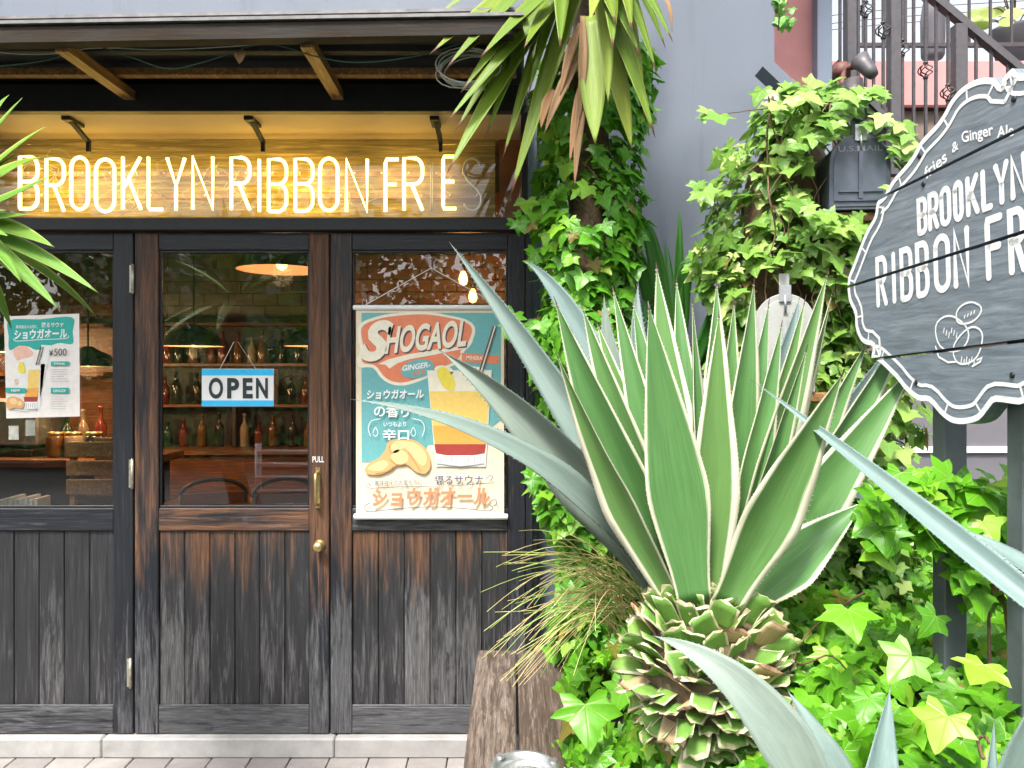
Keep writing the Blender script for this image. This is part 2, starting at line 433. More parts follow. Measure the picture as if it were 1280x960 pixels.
M['yucca_fresh'] = blade_mat('fresh_yucca_leaf', (.16, .34, .045), (.42, .55, .12), .80, (.30, .22, .10), streak=.25, tip_at=.985, transl=.3)
M['yucca_broad'] = blade_mat('old_yucca_leaf', (.24, .34, .05), (.30, .36, .08), .88, (.34, .22, .14), streak=.4, tip_at=.985, transl=.3)
M['yucca_dead'] = blade_mat('dead_yucca_leaf', (.27, .165, .085), None, .9, (.26, .12, .06), streak=.45, tip_at=.99, transl=.15, rough=.8)
M['strap'] = blade_mat('strap_leaf', (.035, .17, .022), (.10, .30, .05), .9, (.1, .06, .03), streak=.2, tip_at=.985, transl=.25)

def ivy_mat(name, lo, hi, bright):
    m, nt, b, out = newmat(name)
    uvn = nt.nodes.new('ShaderNodeUVMap'); sp = nt.nodes.new('ShaderNodeSeparateXYZ'); nt.links.new(uvn.outputs[0], sp.inputs[0])
    at = nt.nodes.new('ShaderNodeAttribute'); at.attribute_name = 'tint'
    oi = nt.nodes.new('ShaderNodeObjectInfo')
    fr = math_(nt, 'FRACT', math_(nt, 'ADD', at.outputs['Fac'], oi.outputs['Random']))
    c = ramp(nt, fr, [(0, lo), (.45, tuple((x + y) / 2 for x, y in zip(lo, hi))), (.78, hi), (.92, bright), (.972, tuple(x * .95 for x in bright)), (.982, (.30, .15, .05)), (1, (.20, .09, .04))])
    n_ = noise(nt, coords(nt, 'UV', (3, 3, 3)), 2.5, 4)
    c = mixc(nt, math_(nt, 'MULTIPLY', n_, .35), c, tuple(x * 1.5 for x in hi))
    dmin = None
    for a in (90, 38, 142, -14, 194):
        ca, sa = math.cos(R(a)), math.sin(R(a))
        cr = math_(nt, 'ABSOLUTE', math_(nt, 'SUBTRACT', math_(nt, 'MULTIPLY', sp.outputs[0], sa), math_(nt, 'MULTIPLY', sp.outputs[1], ca)))
        dt = math_(nt, 'ADD', math_(nt, 'MULTIPLY', sp.outputs[0], ca), math_(nt, 'MULTIPLY', sp.outputs[1], sa))
        pen = math_(nt, 'MULTIPLY', math_(nt, 'LESS_THAN', dt, 0.0), 1.0)
        d = math_(nt, 'ADD', cr, pen)
        dmin = d if dmin is None else math_(nt, 'MINIMUM', dmin, d)
    vf = math_(nt, 'SUBTRACT', 1.0, math_(nt, 'MULTIPLY', dmin, 34.0), True)
    c = mixc(nt, math_(nt, 'MULTIPLY', vf, .42), c, (.30, .46, .09))
    nt.links.new(c, b.inputs['Base Color']); b.inputs['Roughness'].default_value = .36; b.inputs['Specular IOR Level'].default_value = .40
    bump(nt, b, math_(nt, 'MULTIPLY', vf, -1.0), .3, .003)
    tr = nt.nodes.new('ShaderNodeBsdfTranslucent'); nt.links.new(c, tr.inputs[0])
    mx = nt.nodes.new('ShaderNodeMixShader'); mx.inputs[0].default_value = .3
    nt.links.new(b.outputs[0], mx.inputs[1]); nt.links.new(tr.outputs[0], mx.inputs[2]); nt.links.new(mx.outputs[0], out.inputs[0])
    return m
M['ivy'] = ivy_mat('ivy_leaf_green', (.045, .19, .012), (.12, .36, .018), (.25, .48, .04))
M['ivy_pale'] = ivy_mat('ivy_leaf_pale', (.085, .21, .030), (.23, .40, .070), (.48, .58, .19))
M['ivy_lime'] = ivy_mat('ivy_leaf_lime', (.045, .185, .008), (.135, .39, .015), (.29, .50, .04))
M['hedge'] = plain('hedge_leaf', (.085, .20, .035), .5, var=.4, nscale=3)

# print colours
def ink(name, col, rough=.55):
    return plain(name, col, rough, var=.06, nscale=60)
I = {
 'cream': ink('cream_paper', (.78, .68, .50)), 'teal': ink('teal_ink', (.15, .43, .44)), 'orange': ink('coral_ink', (.80, .24, .12)),
 'cream2': ink('ivory_ink', (.86, .80, .64)), 'shadow': ink('dark_plum_ink', (.13, .07, .08)), 'white': ink('white_ink', (.86, .86, .84)),
 'yellow': ink('yellow_ink', (.86, .60, .16)), 'lemon': ink('lemon_ink', (.85, .70, .08)), 'amber': ink('amber_ink', (.85, .40, .08)),
 'red': ink('dark_red_ink', (.38, .05, .04)), 'ginger': ink('ginger_ink', (.72, .40, .16)), 'ginger2': ink('light_ginger_ink', (.84, .58, .28)), 'ginger3': ink('ginger_shade_ink', (.45, .20, .07)),
 'navy': ink('navy_ink', (.10, .12, .22)), 'green': ink('emerald_ink', (.02, .40, .34)), 'paper': ink('white_paper', (.82, .78, .73)),
 'grey': ink('grey_ink', (.42, .42, .42)), 'cyan': ink('cyan_ink', (.03, .48, .85)), 'black': ink('black_ink', (.02, .035, .04)), 'glass': ink('pale_glass_ink', (.78, .80, .76)), 'pinkc': ink('salmon_ink', (.84, .50, .38)),
}

# ------------------------------------------------------------------ text
def text_mesh(body, offset=0.0, shear=0.0):
    cu = bpy.data.curves.new('t', 'FONT'); cu.body = body; cu.offset = offset; cu.shear = shear; cu.resolution_u = 4
    ob = bpy.data.objects.new('t', cu); COL.objects.link(ob)
    dg = bpy.context.evaluated_depsgraph_get(); dg.update()
    me = bpy.data.meshes.new_from_object(ob.evaluated_get(dg))
    vs = [v.co.copy() for v in me.vertices]; fs = [list(p.vertices) for p in me.polygons]
    bpy.data.objects.remove(ob); bpy.data.curves.remove(cu); bpy.data.meshes.remove(me)
    return vs, fs

def text_quad(mb, body, O, X, Yv, offset=0.0, shear=0.0, m=0, warp=None):
    """lay the word over the parallelogram O, O+X, O+Yv"""
    vs, fs = text_mesh(body, offset, shear)
    if not vs: return
    x0 = min(v.x for v in vs); x1 = max(v.x for v in vs); y0 = min(v.y for v in vs); y1 = max(v.y for v in vs)
    b = len(mb.v); O = Vector(O); X = Vector(X); Yv = Vector(Yv)
    for v in vs:
        a = (v.x - x0) / max(1e-6, x1 - x0); c = (v.y - y0) / max(1e-6, y1 - y0)
        if warp: a, c = warp(a, c)
        mb.v.append(O + X * a + Yv * c)
    for f in fs: mb.face([b + i for i in f], None, m)

def arc(cx, cy, rx, ry, a0, a1, n=7):
    return [(cx + rx * math.cos(R(a0 + (a1 - a0) * i / n)), cy + ry * math.sin(R(a0 + (a1 - a0) * i / n))) for i in range(n + 1)]

def glyph(ch):
    """strokes of a tall condensed round letter in a 1 x 1 box (y is scaled by the caller), corner radii rx in x and ry in y"""
    rx, ry = .46, .20
    T = {
     'I': [[(.5, 0), (.5, 1)]],
     'L': [[(.08, 1), (.08, .06), (.14, 0), (1, 0)]],
     'F': [[(.05, 0), (.05, .93), (.12, 1), (1, 1)], [(.05, .52), (.85, .52)]],
     'E': [[(1, 1), (.12, 1), (.05, .93), (.05, .07), (.12, 0), (1, 0)], [(.05, .52), (.85, .52)]],
     'N': [[(0, 0), (0, 1), (1, 0), (1, 1)]],
     'K': [[(.03, 0), (.03, 1)], [(.98, 1), (.08, .42)], [(.34, .58), (1, 0)]],
     'Y': [[(0, 1), (.5, .46), (1, 1)], [(.5, .46), (.5, 0)]],
     'O': [arc(.5, 1 - ry, .5, ry, 180, 0, 10) + arc(.5, ry, .5, ry, 0, -180, 10) + [(0, 1 - ry)]],
     'B': [[(0, 0), (0, 1), (1 - rx, 1)] + arc(1 - rx, 1 - ry, rx, ry, 90, 0)[1:] + arc(1 - rx, .52 + ry * .9, rx, ry * .9, 0, -90)[0:] + [(0, .52)], [(1 - rx, .52)] + arc(1 - rx, .52 - ry, rx, ry, 90, 0)[1:] + arc(1 - rx, ry, rx, ry, 0, -90) + [(0, 0)]],
     'R': [[(0, 0), (0, 1), (1 - rx, 1)] + arc(1 - rx, 1 - ry, rx, ry, 90, 0)[1:] + arc(1 - rx, .50 + ry, rx, ry, 0, -90) + [(0, .50)], [(.42, .50), (1, 0)]],
     'S': [arc(.5, 1 - ry, .48, ry, 20, 180, 10) + [(.02, .72), (.25, .58), (.75, .42), (.98, .28)] + arc(.5, ry, .48, ry, 0, -160, 10)],
    }
    return T[ch]

def ribbon(mb, pts, wd, to3, m=0):
    """flat stroke of width wd (in 2-d units) along 2-d points, mitred, round-ish ends"""
    pts = [Vector((p[0], p[1])) for p in pts]; q = [pts[0]]
    for p in pts[1:]:
        if (p - q[-1]).length > 1e-5: q.append(p)
    pts = q; k = len(pts); h = wd / 2
    t0 = (pts[1] - pts[0]).normalized(); t1 = (pts[-1] - pts[-2]).normalized()
    L = []; Rr = []
    for i, p in enumerate(pts):
        a = (pts[i] - pts[i - 1]).normalized() if i else t0
        c = (pts[i + 1] - pts[i]).normalized() if i < k - 1 else t1
        n1 = Vector((-a.y, a.x)); n2 = Vector((-c.y, c.x)); n = n1 + n2
        if n.length < .2: n = n1.copy(); sc = 1
        else:
            n.normalize(); sc = min(1.6, 1 / max(.3, n.dot(n1)))
        L.append(p + n * h * sc); Rr.append(p - n * h * sc)
    n0 = Vector((-t0.y, t0.x)); n9 = Vector((-t1.y, t1.x))
    L = [pts[0] - t0 * h * .7 + n0 * h * .5] + L + [pts[-1] + t1 * h * .7 + n9 * h * .5]
    Rr = [pts[0] - t0 * h * .7 - n0 * h * .5] + Rr + [pts[-1] + t1 * h * .7 - n9 * h * .5]
    b = len(mb.v); n = len(L)
    mb.v += [to3(p) for p in L] + [to3(p) for p in Rr]
    for i in range(n - 1): mb.face([b + n + i, b + n + i + 1, b + i + 1, b + i], None, m)

# ------------------------------------------------------------------ blades (agave, yucca, straps)
def bez(p, n):
    p = [Vector(q) for q in p]; out = []
    for i in range(n + 1):
        t = i / n
        q = list(p)
        while len(q) > 1: q = [q[j].lerp(q[j + 1], t) for j in range(len(q) - 1)]
        out.append(q[0])
    return out

def blade(mb, ctrl, width, nrm, prof, fold=.35, thick=.10, n=18, across=6, twist=0.0, teeth=0.0, m=0, ripple=0.0, seed=0):
    """a leaf along a Bezier curve: width profile prof(t), channel of depth fold, closed body with a thicker middle"""
    rd = random.Random(seed)
    pts = bez(ctrl, n); nrm = Vector(nrm).normalized(); b = len(mb.v); W = across + 1
    ph = rd.random() * 6
    rows = []
    for i, c in enumerate(pts):
        t = i / n
        T = (pts[min(i + 1, n)] - pts[max(i - 1, 0)]).normalized()
        Sd = T.cross(nrm)
        if Sd.length < .05: Sd = T.orthogonal()
        Sd.normalize(); N = Sd.cross(T).normalized()
        if twist:
            q = Matrix.Rotation(twist * t, 3, T); Sd = q @ Sd; N = q @ N
        wv = width * .5 * max(0.012, prof(t))
        rows.append((c, Sd, N, wv))
        for side in (0, 1):
            for j in range(W):
                u = -1 + 2 * j / across
                rp = ripple * math.sin(ph + t * 21 + (2 if u > 0 else 0)) * u * u * wv
                off = N * (fold * wv * abs(u) ** 1.6 + rp)
                if side: off = off - N * (thick * wv * (1 - abs(u) ** 2.5) + .0006)
                mb.v.append(c + Sd * (u * wv) + off)
    def vid(i, s, j): return b + (i * 2 + s) * W + j
    def uv(i, j): return (j / across, i / n)
    for i in range(n):
        for j in range(across):
            mb.face([vid(i, 0, j), vid(i, 0, j + 1), vid(i + 1, 0, j + 1), vid(i + 1, 0, j)], [uv(i, j), uv(i, j + 1), uv(i + 1, j + 1), uv(i + 1, j)], m, True)
            mb.face([vid(i, 1, j + 1), vid(i, 1, j), vid(i + 1, 1, j), vid(i + 1, 1, j + 1)], [uv(i, j + 1), uv(i, j), uv(i + 1, j), uv(i + 1, j + 1)], m, True)
        for j in (0, across):
            q = [vid(i, 0, j), vid(i + 1, 0, j), vid(i + 1, 1, j), vid(i, 1, j)]
            u = [uv(i, j), uv(i + 1, j), uv(i + 1, j), uv(i, j)]
            if j: q.reverse(); u.reverse()
            mb.face(q, u, m, True)
    for i in (0, n):
        for j in range(across):
            q = [vid(i, 0, j), vid(i, 1, j), vid(i, 1, j + 1), vid(i, 0, j + 1)]
            if i: q.reverse()
            mb.face(q, [(.5, .999 if i else 0)] * 4, m)
    if teeth:
        step = max(.011, teeth * 3.2); L = sum((pts[i + 1] - pts[i]).length for i in range(n)); cnt = int(L / step)
        for k in range(2, cnt - 1):
            t = (k + rd.uniform(-.2, .2)) / cnt; f = t * n; i = min(n - 1, int(f)); fr = f - i
            c0, s0, n0, w0 = rows[i]; c1, s1, n1, w1 = rows[i + 1]
            c = c0.lerp(c1, fr); sd = s0.lerp(s1, fr); N = n0.lerp(n1, fr); wv = w0 + (w1 - w0) * fr
            T = (c1 - c0).normalized()
            for sg in (-1, 1):
                e = c + sd * (sg * wv) + N * fold * wv
                q = len(mb.v); hh = teeth * rd.uniform(.6, 1.1)
                mb.v += [e - T * hh * .45 - sd * sg * .001, e + T * hh * .45 - sd * sg * .001, e + sd * sg * hh + T * hh * .5]
                mb.face([q, q + 1, q + 2], [(0, .5), (0, .5), (0, .97)], m)

def prof_agave(t):
    up = .54 + .46 * smooth(0, .40, t)
    dn = 1.0 if t < .38 else max(0.0, 1 - ((t - .38) / .60) ** 1.22)
    return up * dn if t < .955 else .035 * (1 - (t - .955) / .05)
def prof_yucca(t):
    return (.55 + .45 * smooth(0, .4, t)) * (1 - max(0, (t - .45) / .55) ** 1.7)
def prof_strap(t):
    return (.5 + .5 * smooth(0, .3, t)) * (1 - max(0, (t - .5) / .5) ** 2)


# =================================================================== SETTING
YF = 3.13                                         # front plane of the door frames
def fx(px, Y=YF): return (px - 640.0) / FPX * Y
def fz(py, Y=YF): return EYE - (py - HY) / FPX * Y
rnd = random.Random(7)

g = MB(); g.poly([(-80, -80, -.05), (80, -80, -.05), (80, 120, -.05), (-80, 120, -.05)])
tag(g.build('ground', M['asphalt']), 'grey ground running under and around the shop', 'ground', kind='structure')

# pavement in front of the shop: a bedding sheet with every paver a piece of its own
pv = MB(); pv.box((-1.2, .9, -.03), (4.4, 4.46, .036))
pave = pv.build('pavement', M['grout']); tag(pave, 'strip of brownish pavers in front of the shop threshold', 'pavement', kind='structure')
pm = bevel_mesh(MB().box((0, 0, 0), (.1535, .1045, .02)).mesh('paver', M['paver']), .003)
for r_ in range(10):
    for c_ in range(18):
        x = -2.55 + c_ * .158 + (.079 if r_ % 2 else 0) ; y = 3.070 - r_ * .1085
        if x > .12 : continue
        o = link('paver', pm, pave, (x, y, -.010 + rnd.uniform(-.0012, .0008))); o.rotation_euler = (rnd.uniform(-.006, .006), rnd.uniform(-.006, .006), 0)

# the shop building: rendered wall with the opening of the shop front
bld = empty('shop_building', (-.6, 3.3, 0), 'grey-blue rendered building wall above and beside the wooden shop front', 'building')
WY = 3.26; xr = fx(968, WY); xs = .045; zt = 2.60
b_ = MB()
b_.box(((-5.4 + xr) / 2, WY + .10, (zt + 5.6) / 2), (xr + 5.4, .20, 5.6 - zt))              # above
b_.box(((xs + xr) / 2, WY + .10, zt / 2), (xr - xs, .20, zt))                                # right of the shop front
b_.box((-4.25, WY + .10, zt / 2), (2.3, .20, zt))
b_.box((xr - .10, WY + 1.6, 2.8), (.20, 2.8, 5.6))                                           # return wall
b_.build('wall', M['plaster'], bld)
b_ = MB(); b_.box((xs + .03, WY - .035, zt / 2 + .04), (.055, .065, zt - .08)); recentred(b_, 'edge_trim', M['bluegrey'], bld)
b_ = MB(); b_.beam(P(953, 84, 3.12), P(1010, 138, 3.12), .10, .045); b_.build('coping', M['plaster'], bld)
rf = MB(); rf.box((-2.1, 5.3, 5.62), (7.2, 4.2, .06)); rf.build('roof', M['roofing'], bld)

# threshold
thr = empty('threshold', (-1.3, YF, 0))
for q0, q1 in ((-200, 134), (134, 421), (421, 658)): bbox('slab', (fx(q0) + .0012, YF - .045, .0), (fx(q1) - .0012, YF + .12, fz(917)), M['threshold'], thr, .006)
tag(thr, 'pale stone threshold running under the shop doors', 'threshold')

# =================================================================== SHOP FRONT
fr = empty('door_frame', (-1.3, YF, 0), 'black timber door frame with head beam around the folding doors', 'door frame')
bbox('head_beam', (-2.8, YF - .045, fz(290)), (.050, YF + .06, fz(275)), M['black'], fr, .003)
bbox('jamb', (fx(657.5), YF - .015, fz(917) + .001), (fx(666), YF + .08, fz(290) - .001), M['wood_v'], fr, .003, (.35, .2, 0, 1))
bbox('jamb', (-2.8, YF - .01, fz(917) + .001), (fx(-78), YF + .08, fz(290) - .001), M['wood_v'], fr, .003, (.2, .2, 0, 1))
o = bbox('upper_post', (fx(651), YF - .012, fz(275) + .001), (fx(660), YF + .09, fz(100)), M['black'], fr, .003)

def door(px0, px1, g0, g1, label, wear, n_boards, group='folding wooden shop doors'):
    d = empty('shop_door', (fx((px0 + px1) / 2), YF, fz(916)), label, 'door', group)
    zt_, zg1, zg0, zm, zb, z0 = fz(291.5), fz(313), fz(635), fz(663), fz(882), fz(915.5)
    y0, y1 = YF - .012, YF + .035
    x0, x1, a, b = fx(px0), fx(px1), fx(g0), fx(g1)
    bbox('stile', (x0, y0, z0), (a, y1, zt_), M['wood_v'], d, .003, (wear[0], wear[4], 0, 1))
    bbox('stile', (b, y0, z0), (x1, y1, zt_), M['wood_v'], d, .003, (wear[1], wear[4], 0, 1))
    e = .0006
    bbox('rail', (a + e, y0 + .002, zg1), (b - e, y1, zt_), M['wood_h'], d, .003, (wear[2] * .4, wear[4] * .5, 0, 1))
    bbox('rail', (a + e, y0 + .002, zm), (b - e, y1, zg0), M['wood_h'], d, .003, (wear[2], wear[4], 0, 1))
    bbox('rail', (a + e, y0 + .002, z0), (b - e, y1, zb), M['wood_h'], d, .003, (.1, min(1, wear[4] + .35), 0, 1))
    for (lo, hi) in (((a + e, y0 + .010, zg0), (b - e, y0 + .020, zg0 + .010)), ((a + e, y0 + .010, zg1 - .010), (b - e, y0 + .020, zg1))):
        bbox('glazing_bead', lo, hi, M['wood_h'], d, .002, (.2, .3, 0, 1))
    for (q0, q1) in ((a, a + .010), (b - .010, b)):
        bbox('glazing_bead', (q0 + e, y0 + .011, zg0 + .011), (q1 - e, y0 + .019, zg1 - .011), M['wood_v'], d, .002, (.2, .3, 0, 1))
    gl = MB(); gl.box(((a + b) / 2, YF + .014, (zg0 + zg1) / 2), (b - a - .004, .004, zg1 - zg0 - .004))
    recentred(gl, 'glass_pane', M['glass'], d)
    wb = (b - a - 2 * e) / n_boards
    for i in range(n_boards):
        dy = rnd.uniform(-.0012, .0012)
        top = wear[3] * rnd.uniform(.5, 1.25)
        o = bbox('board', (a + e + i * wb + .0012, y0 + .012 + dy, zb + .0006), (a + e + (i + 1) * wb - .0012, y0 + .026 + dy, zm - .0006), M['board'], d, .0028, (top, wear[4] * rnd.uniform(.6, 1.2), 0, 1))
    bbox('backing_board', (a + e, y0 + .030, zb + .0006), (b - e, y0 + .036, zm - .0006), M['black'], d, 0)
    bead = bbox('panel_bead', (a + e, y0 + .002, zb - .0005), (b - e, y0 + .011, zb + .007), M['wood_h'], d, .002, (.05, .8, 0, 1))
    return d

dl = door(-76, 168, -46, 143.5, 'dark wooden shop door at the left with a menu poster in its window', (.10, .18, .12, .15, .48), 6)
dm = door(170, 412, 199.5, 387.5, 'worn wooden shop door with the OPEN sign and brass pull handle', (.66, .98, .95, .80, .62), 6)
dr = door(414, 656.5, 440.5, 635, 'wooden shop door behind the hanging drink poster', (.66, .40, .35, .75, .75), 6)

def hinge(parent, px, py0, py1):
    h = MB(); x = fx(px); z0, z1 = fz(py1), fz(py0); y = YF - .017
    h.tube([(x, y, z0), (x, y, z1)], .0062, 10); h.tube([(x, y, z0 - .004), (x, y, z0)], .0045, 8); h.tube([(x, y, z1), (x, y, z1 + .004)], .0045, 8)
    for k in (1, 2, 3, 4): 
        zz = z0 + (z1 - z0) * k / 5; h.lathe([(.0063, zz - .0006), (.0067, zz), (.0063, zz + .0006)], (x, y, 0), 10)
    h.box((x - .008, y + .006, (z0 + z1) / 2), (.016, .003, z1 - z0))
    recentred(h, 'hinge', M['hinge'], parent)
hinge(dl, 168.6, 332, 366); hinge(dl, 167.8, 574, 609); hinge(dl, 165.5, 822, 857)
# pull handle and knob
h = MB(); x = fx(398.5); y = YF - .014
h.box((x, y, fz(609)), (.020, .004, .165)); recentred(h, 'handle_plate', M['brass'], dm)
h = MB(); h.tube([(x, y, fz(589)), (x - .001, y - .03, fz(591)), (x - .001, y - .036, fz(597)), (x + .001, y - .038, fz(609)), (x, y - .036, fz(622)), (x, y - .03, fz(628)), (x, y, fz(630))], [.0075, .0065, .006, .006, .006, .0065, .0075], 10)
recentred(h, 'pull_handle', M['brass'], dm)
h = MB(); rotk = Matrix.Rotation(R(90), 3, 'X')
h.lathe([(.024, 0), (.024, .004), (.011, .007), (.010, .018), (.019, .024), (.021, .032), (.016, .039), (.0001, .041)], (fx(400.5), YF - .012, fz(681)), 18, 0, rotk)
recentred(h, 'door_knob', M['brass'], dm)
h = MB(); text_quad(h, 'PULL', (fx(391.5), YF - .0128, fz(577.5)), (fx(406) - fx(391.5), 0, 0), (0, 0, fz(570) - fz(577.5)), .02); h.build('pull_lettering', M['white'], dm)

# ------------------------------------------------------------------ transom with neon
tw = empty('transom_window', (-1.3, YF, fz(275)), 'long glazed transom box over the doors holding the neon sign', 'window')
ztn = fz(183, 3.2); zbn = fz(273)
gl = MB(); gl.box(((-2.6 + fx(651)) / 2, YF - .02, (fz(180, 3.11) + zbn) / 2), (fx(651) + 2.6 - .004, .004, fz(180, 3.11) - zbn - .004)); recentred(gl, 'glass_pane', M['glass_clear'], tw)
BX1 = fx(619, 3.22)
pb = bbox('back_board', (-2.75, YF + .115, zbn - .02), (BX1, YF + .130, ztn + .06), M['plywood'], tw, .001, (.2, .3, 0, 1))
for k, py in enumerate((216, 244)):
    bbox('tube_rail', (-2.70, YF + .085, fz(py + 3, 3.2)), (BX1 - .05, YF + .097, fz(py - 3, 3.2)), M['rail_clear'], tw, .002)
bbox('side_panel', (BX1 + .002, YF + .0, zbn), (BX1 + .012, YF + .125, ztn + .05), M['glass_clear'], tw, 0)
bbox('brick_panel', (BX1 + .016, YF + .12, zbn), (fx(651), YF + .14, fz(140, 3.2)), M['brick_in'], tw, .001)
bbox('sill', (-2.75, YF - .03, zbn - .012), (fx(651), YF + .10, zbn - .001), M['wood_in'], tw, .002, (.1, .1, 0, 1))

neon_on = emit_mat('lit_neon_tube', (1.0, .72, .17), 3.1)
neon_off = plain('unlit_neon_tube', (.80, .78, .66), .2, var=.05)
ns = empty('neon_sign', (-1.1, YF + .05, fz(262)), 'warm white neon lettering BROOKLYN RIBBON FRIES over the shop doors', 'neon sign')
NY = YF + .055
letters = [('B', 25, 47), ('R', 58, 80), ('O', 89, 110), ('O', 120, 143), ('K', 153, 176), ('L', 184, 203), ('Y', 209, 231), ('N', 241, 266), ('R', 289, 312), ('I', 320, 328), ('B', 336, 358), ('B', 369, 391), ('O', 400, 422), ('N', 433, 459), ('F', 481, 498), ('R', 505, 528), ('I', 536, 543), ('E', 553, 570), ('S', 579, 602)]
for k, (ch, p0, p1) in enumerate(letters):
    mb = MB(); dy = rnd.uniform(-2, 2)
    off = k in (16, 18)
    for st in glyph(ch):
        pts = [(fx(p0 + (p1 - p0) * q[0], NY), NY, fz(262.5 + dy - 65 * q[1], NY)) for q in st]
        mb.tube(pts, .0052 if off else .0068, 8)
    o = recentred(mb, 'neon_letter', neon_off if off else neon_on, ns)
    if off: o['label'] = 'unlit grey glass letter'
wi = MB()                                             # loops of lead wire behind the tubes
for k in range(26):
    cx = rnd.uniform(40, 600); cy = rnd.uniform(200, 255); a0 = rnd.uniform(0, 6)
    pts = [P(cx + rnd.uniform(12, 26) * math.cos(a0 + t * .55), cy + (14 + 8 * math.sin(t)) * math.sin(a0 + t * .55) * .9, NY + .02 + .015 * math.sin(t + k)) for t in range(9)]
    pts = [pts[0]] + [(pts[i] + pts[i + 1]) / 2 for i in range(8)] + [pts[-1]]
    wi.tube(pts, .0014, 5)
wi.build('lead_wire', M['wire_white'], ns)
for k in range(34):                                   # standoffs
    px = 35 + k * 17; 
    so_ = MB(); so_.tube([P(px, 216 + 28 * (k % 2), NY + .008), P(px, 216 + 28 * (k % 2), NY + .03)], .0045, 8); recentred(so_, 'tube_support', M['glass_clear'] if 0 else M['white'], ns)

# ------------------------------------------------------------------ awning
aw = empty('awning', (-1.3, 2.8, 2.6), 'dark timber awning with exposed rafters above the neon sign', 'awning')
AXR = .035
bm_ = MB(); bm_.beam((-2.6, 2.40, 2.578), (AXR - .03, 2.40, 2.622), .05, .048); recentred(bm_, 'front_beam', M['awning_wood'], aw).color = (.75, .55, 0, 1)
bm_ = MB(); bm_.beam((-2.62, 2.44, 2.613), (AXR, 2.44, 2.657), .15, .010); recentred(bm_, 'drip_edge', M['roofing'], aw)
bm_ = MB(); bm_.box(((-2.6 + AXR) / 2, 2.86, 2.672), (2.6 + AXR, .80, .018), 0, Matrix.Rotation(R(-.95), 3, 'Y')); recentred(bm_, 'roof_deck', M['deck'], aw)
bm_ = MB(); bm_.box(((-2.6 + AXR) / 2, 2.86, 2.690), (2.62 + AXR, .82, .010), 0, Matrix.Rotation(R(-.95), 3, 'Y')); recentred(bm_, 'roof_sheet', M['roofing'], aw)
bbox('fascia', (-2.62, 2.86, fz(139, 2.86)), (AXR, 2.90, 2.625), M['black'], aw, .002)
bbox('soffit', (-2.62, 2.901, fz(140.5, 2.90) + .004), (fx(651, 3.1), YF + .13, fz(140.5, 2.90) + .022), M['soffit'], aw, .001)
bbox('batten', (-2.6, 2.72, 2.605), (AXR - .02, 2.755, 2.632), M['rafter_wood'], aw, .002, (.3, .3, 0, 1))
bbox('batten', (-2.6, 2.55, 2.618), (AXR - .02, 2.585, 2.640), M['deck'], aw, .002)
for px in (-240, 78, 384):
    x = (px - 640) / FPX * 2.43; dz = .017 * (x + 2.0)
    bm_ = MB(); bm_.beam((x, 2.426, 2.572 + dz), (x, 2.858, 2.582), .042, .034); o = recentred(bm_, 'rafter', M['rafter_wood'], aw); o.color = (.3, .25, 0, 1)
for px in (95, 318, 545):                             # black clamps under the soffit
    c = P(px, 158, 3.02); zs = fz(140.5, 2.90) + .004
    bm_ = MB(); bm_.box((c.x, 3.0, zs - .008), (.035, .10, .014)); bm_.beam((c.x + .005, 2.98, zs - .012), (c.x + .012, 3.09, zs - .06), .018, .012); bm_.beam((c.x + .012, 3.088, zs - .055), (c.x + .012, 3.088, zs - .10), .014, .014)
    recentred(bm_, 'sign_bracket', M['black'], aw)

def wire_thing(name, pts, r, mat, label, cat='cable', n=6):
    mb = MB(); pts = [Vector(p) for p in pts]; out = []
    for i in range(len(pts) - 1):
        p0 = pts[max(0, i - 1)]; p1 = pts[i]; p2 = pts[i + 1]; p3 = pts[min(len(pts) - 1, i + 2)]
        for k in range(6):
            t = k / 6; out.append(.5 * ((2 * p1) + (p2 - p0) * t + (2 * p0 - 5 * p1 + 4 * p2 - p3) * t * t + (3 * p1 - p0 - 3 * p2 + p3) * t ** 3))
    out.append(pts[-1]); mb.tube(out, r, n); o = recentred(mb, name, mat); tag(o, label, cat); return o
wire_thing('light_string_wire', [P(-20, 85, 2.47), P(60, 75, 2.47), P(110, 57, 2.46), P(160, 70, 2.47), P(210, 86, 2.47), P(260, 76, 2.47), P(330, 55, 2.46), P(400, 72, 2.47), P(450, 78, 2.47), P(520, 70, 2.47), P(590, 50, 2.46)], .0022, M['wire_green'], 'thin green wire sagging under the front of the awning')
wire_thing('light_string_wire', [P(-20, 64, 2.5), P(50, 68, 2.5), P(120, 60, 2.49), P(200, 62, 2.5), P(290, 58, 2.5), P(350, 52, 2.48)], .0016, M['wire_white'], 'faint pale wire along the awning beam, above the green wire')
cc = MB(); ctr = P(588, 86, 2.52)
for k in range(7):
    r0 = rnd.uniform(.075, .10); a = rnd.uniform(-.2, .2); dx = rnd.uniform(-.012, .012)
    cc.tube([ctr + Vector((dx + r0 * 1.15 * math.cos(t * .314), .01 * k - .03, r0 * .62 * math.sin(t * .314) + a * r0 * math.cos(t * .314))) for t in range(20)], .0023, 6, closed=True)
tag(recentred(cc, 'cable_coil', M['wire_white']), 'coil of pale cable hanging at the right end of the awning', 'cable')
lf = MB(); blade(lf, [P(300, 62, 2.45), P(301, 70, 2.44), P(299, 80, 2.45)], .035, (0, -1, .2), prof_yucca, n=6, across=4)
tag(recentred(lf, 'dead_leaf', M['yucca_dead']), 'dry brown leaf hanging from the awning wire', 'leaf')

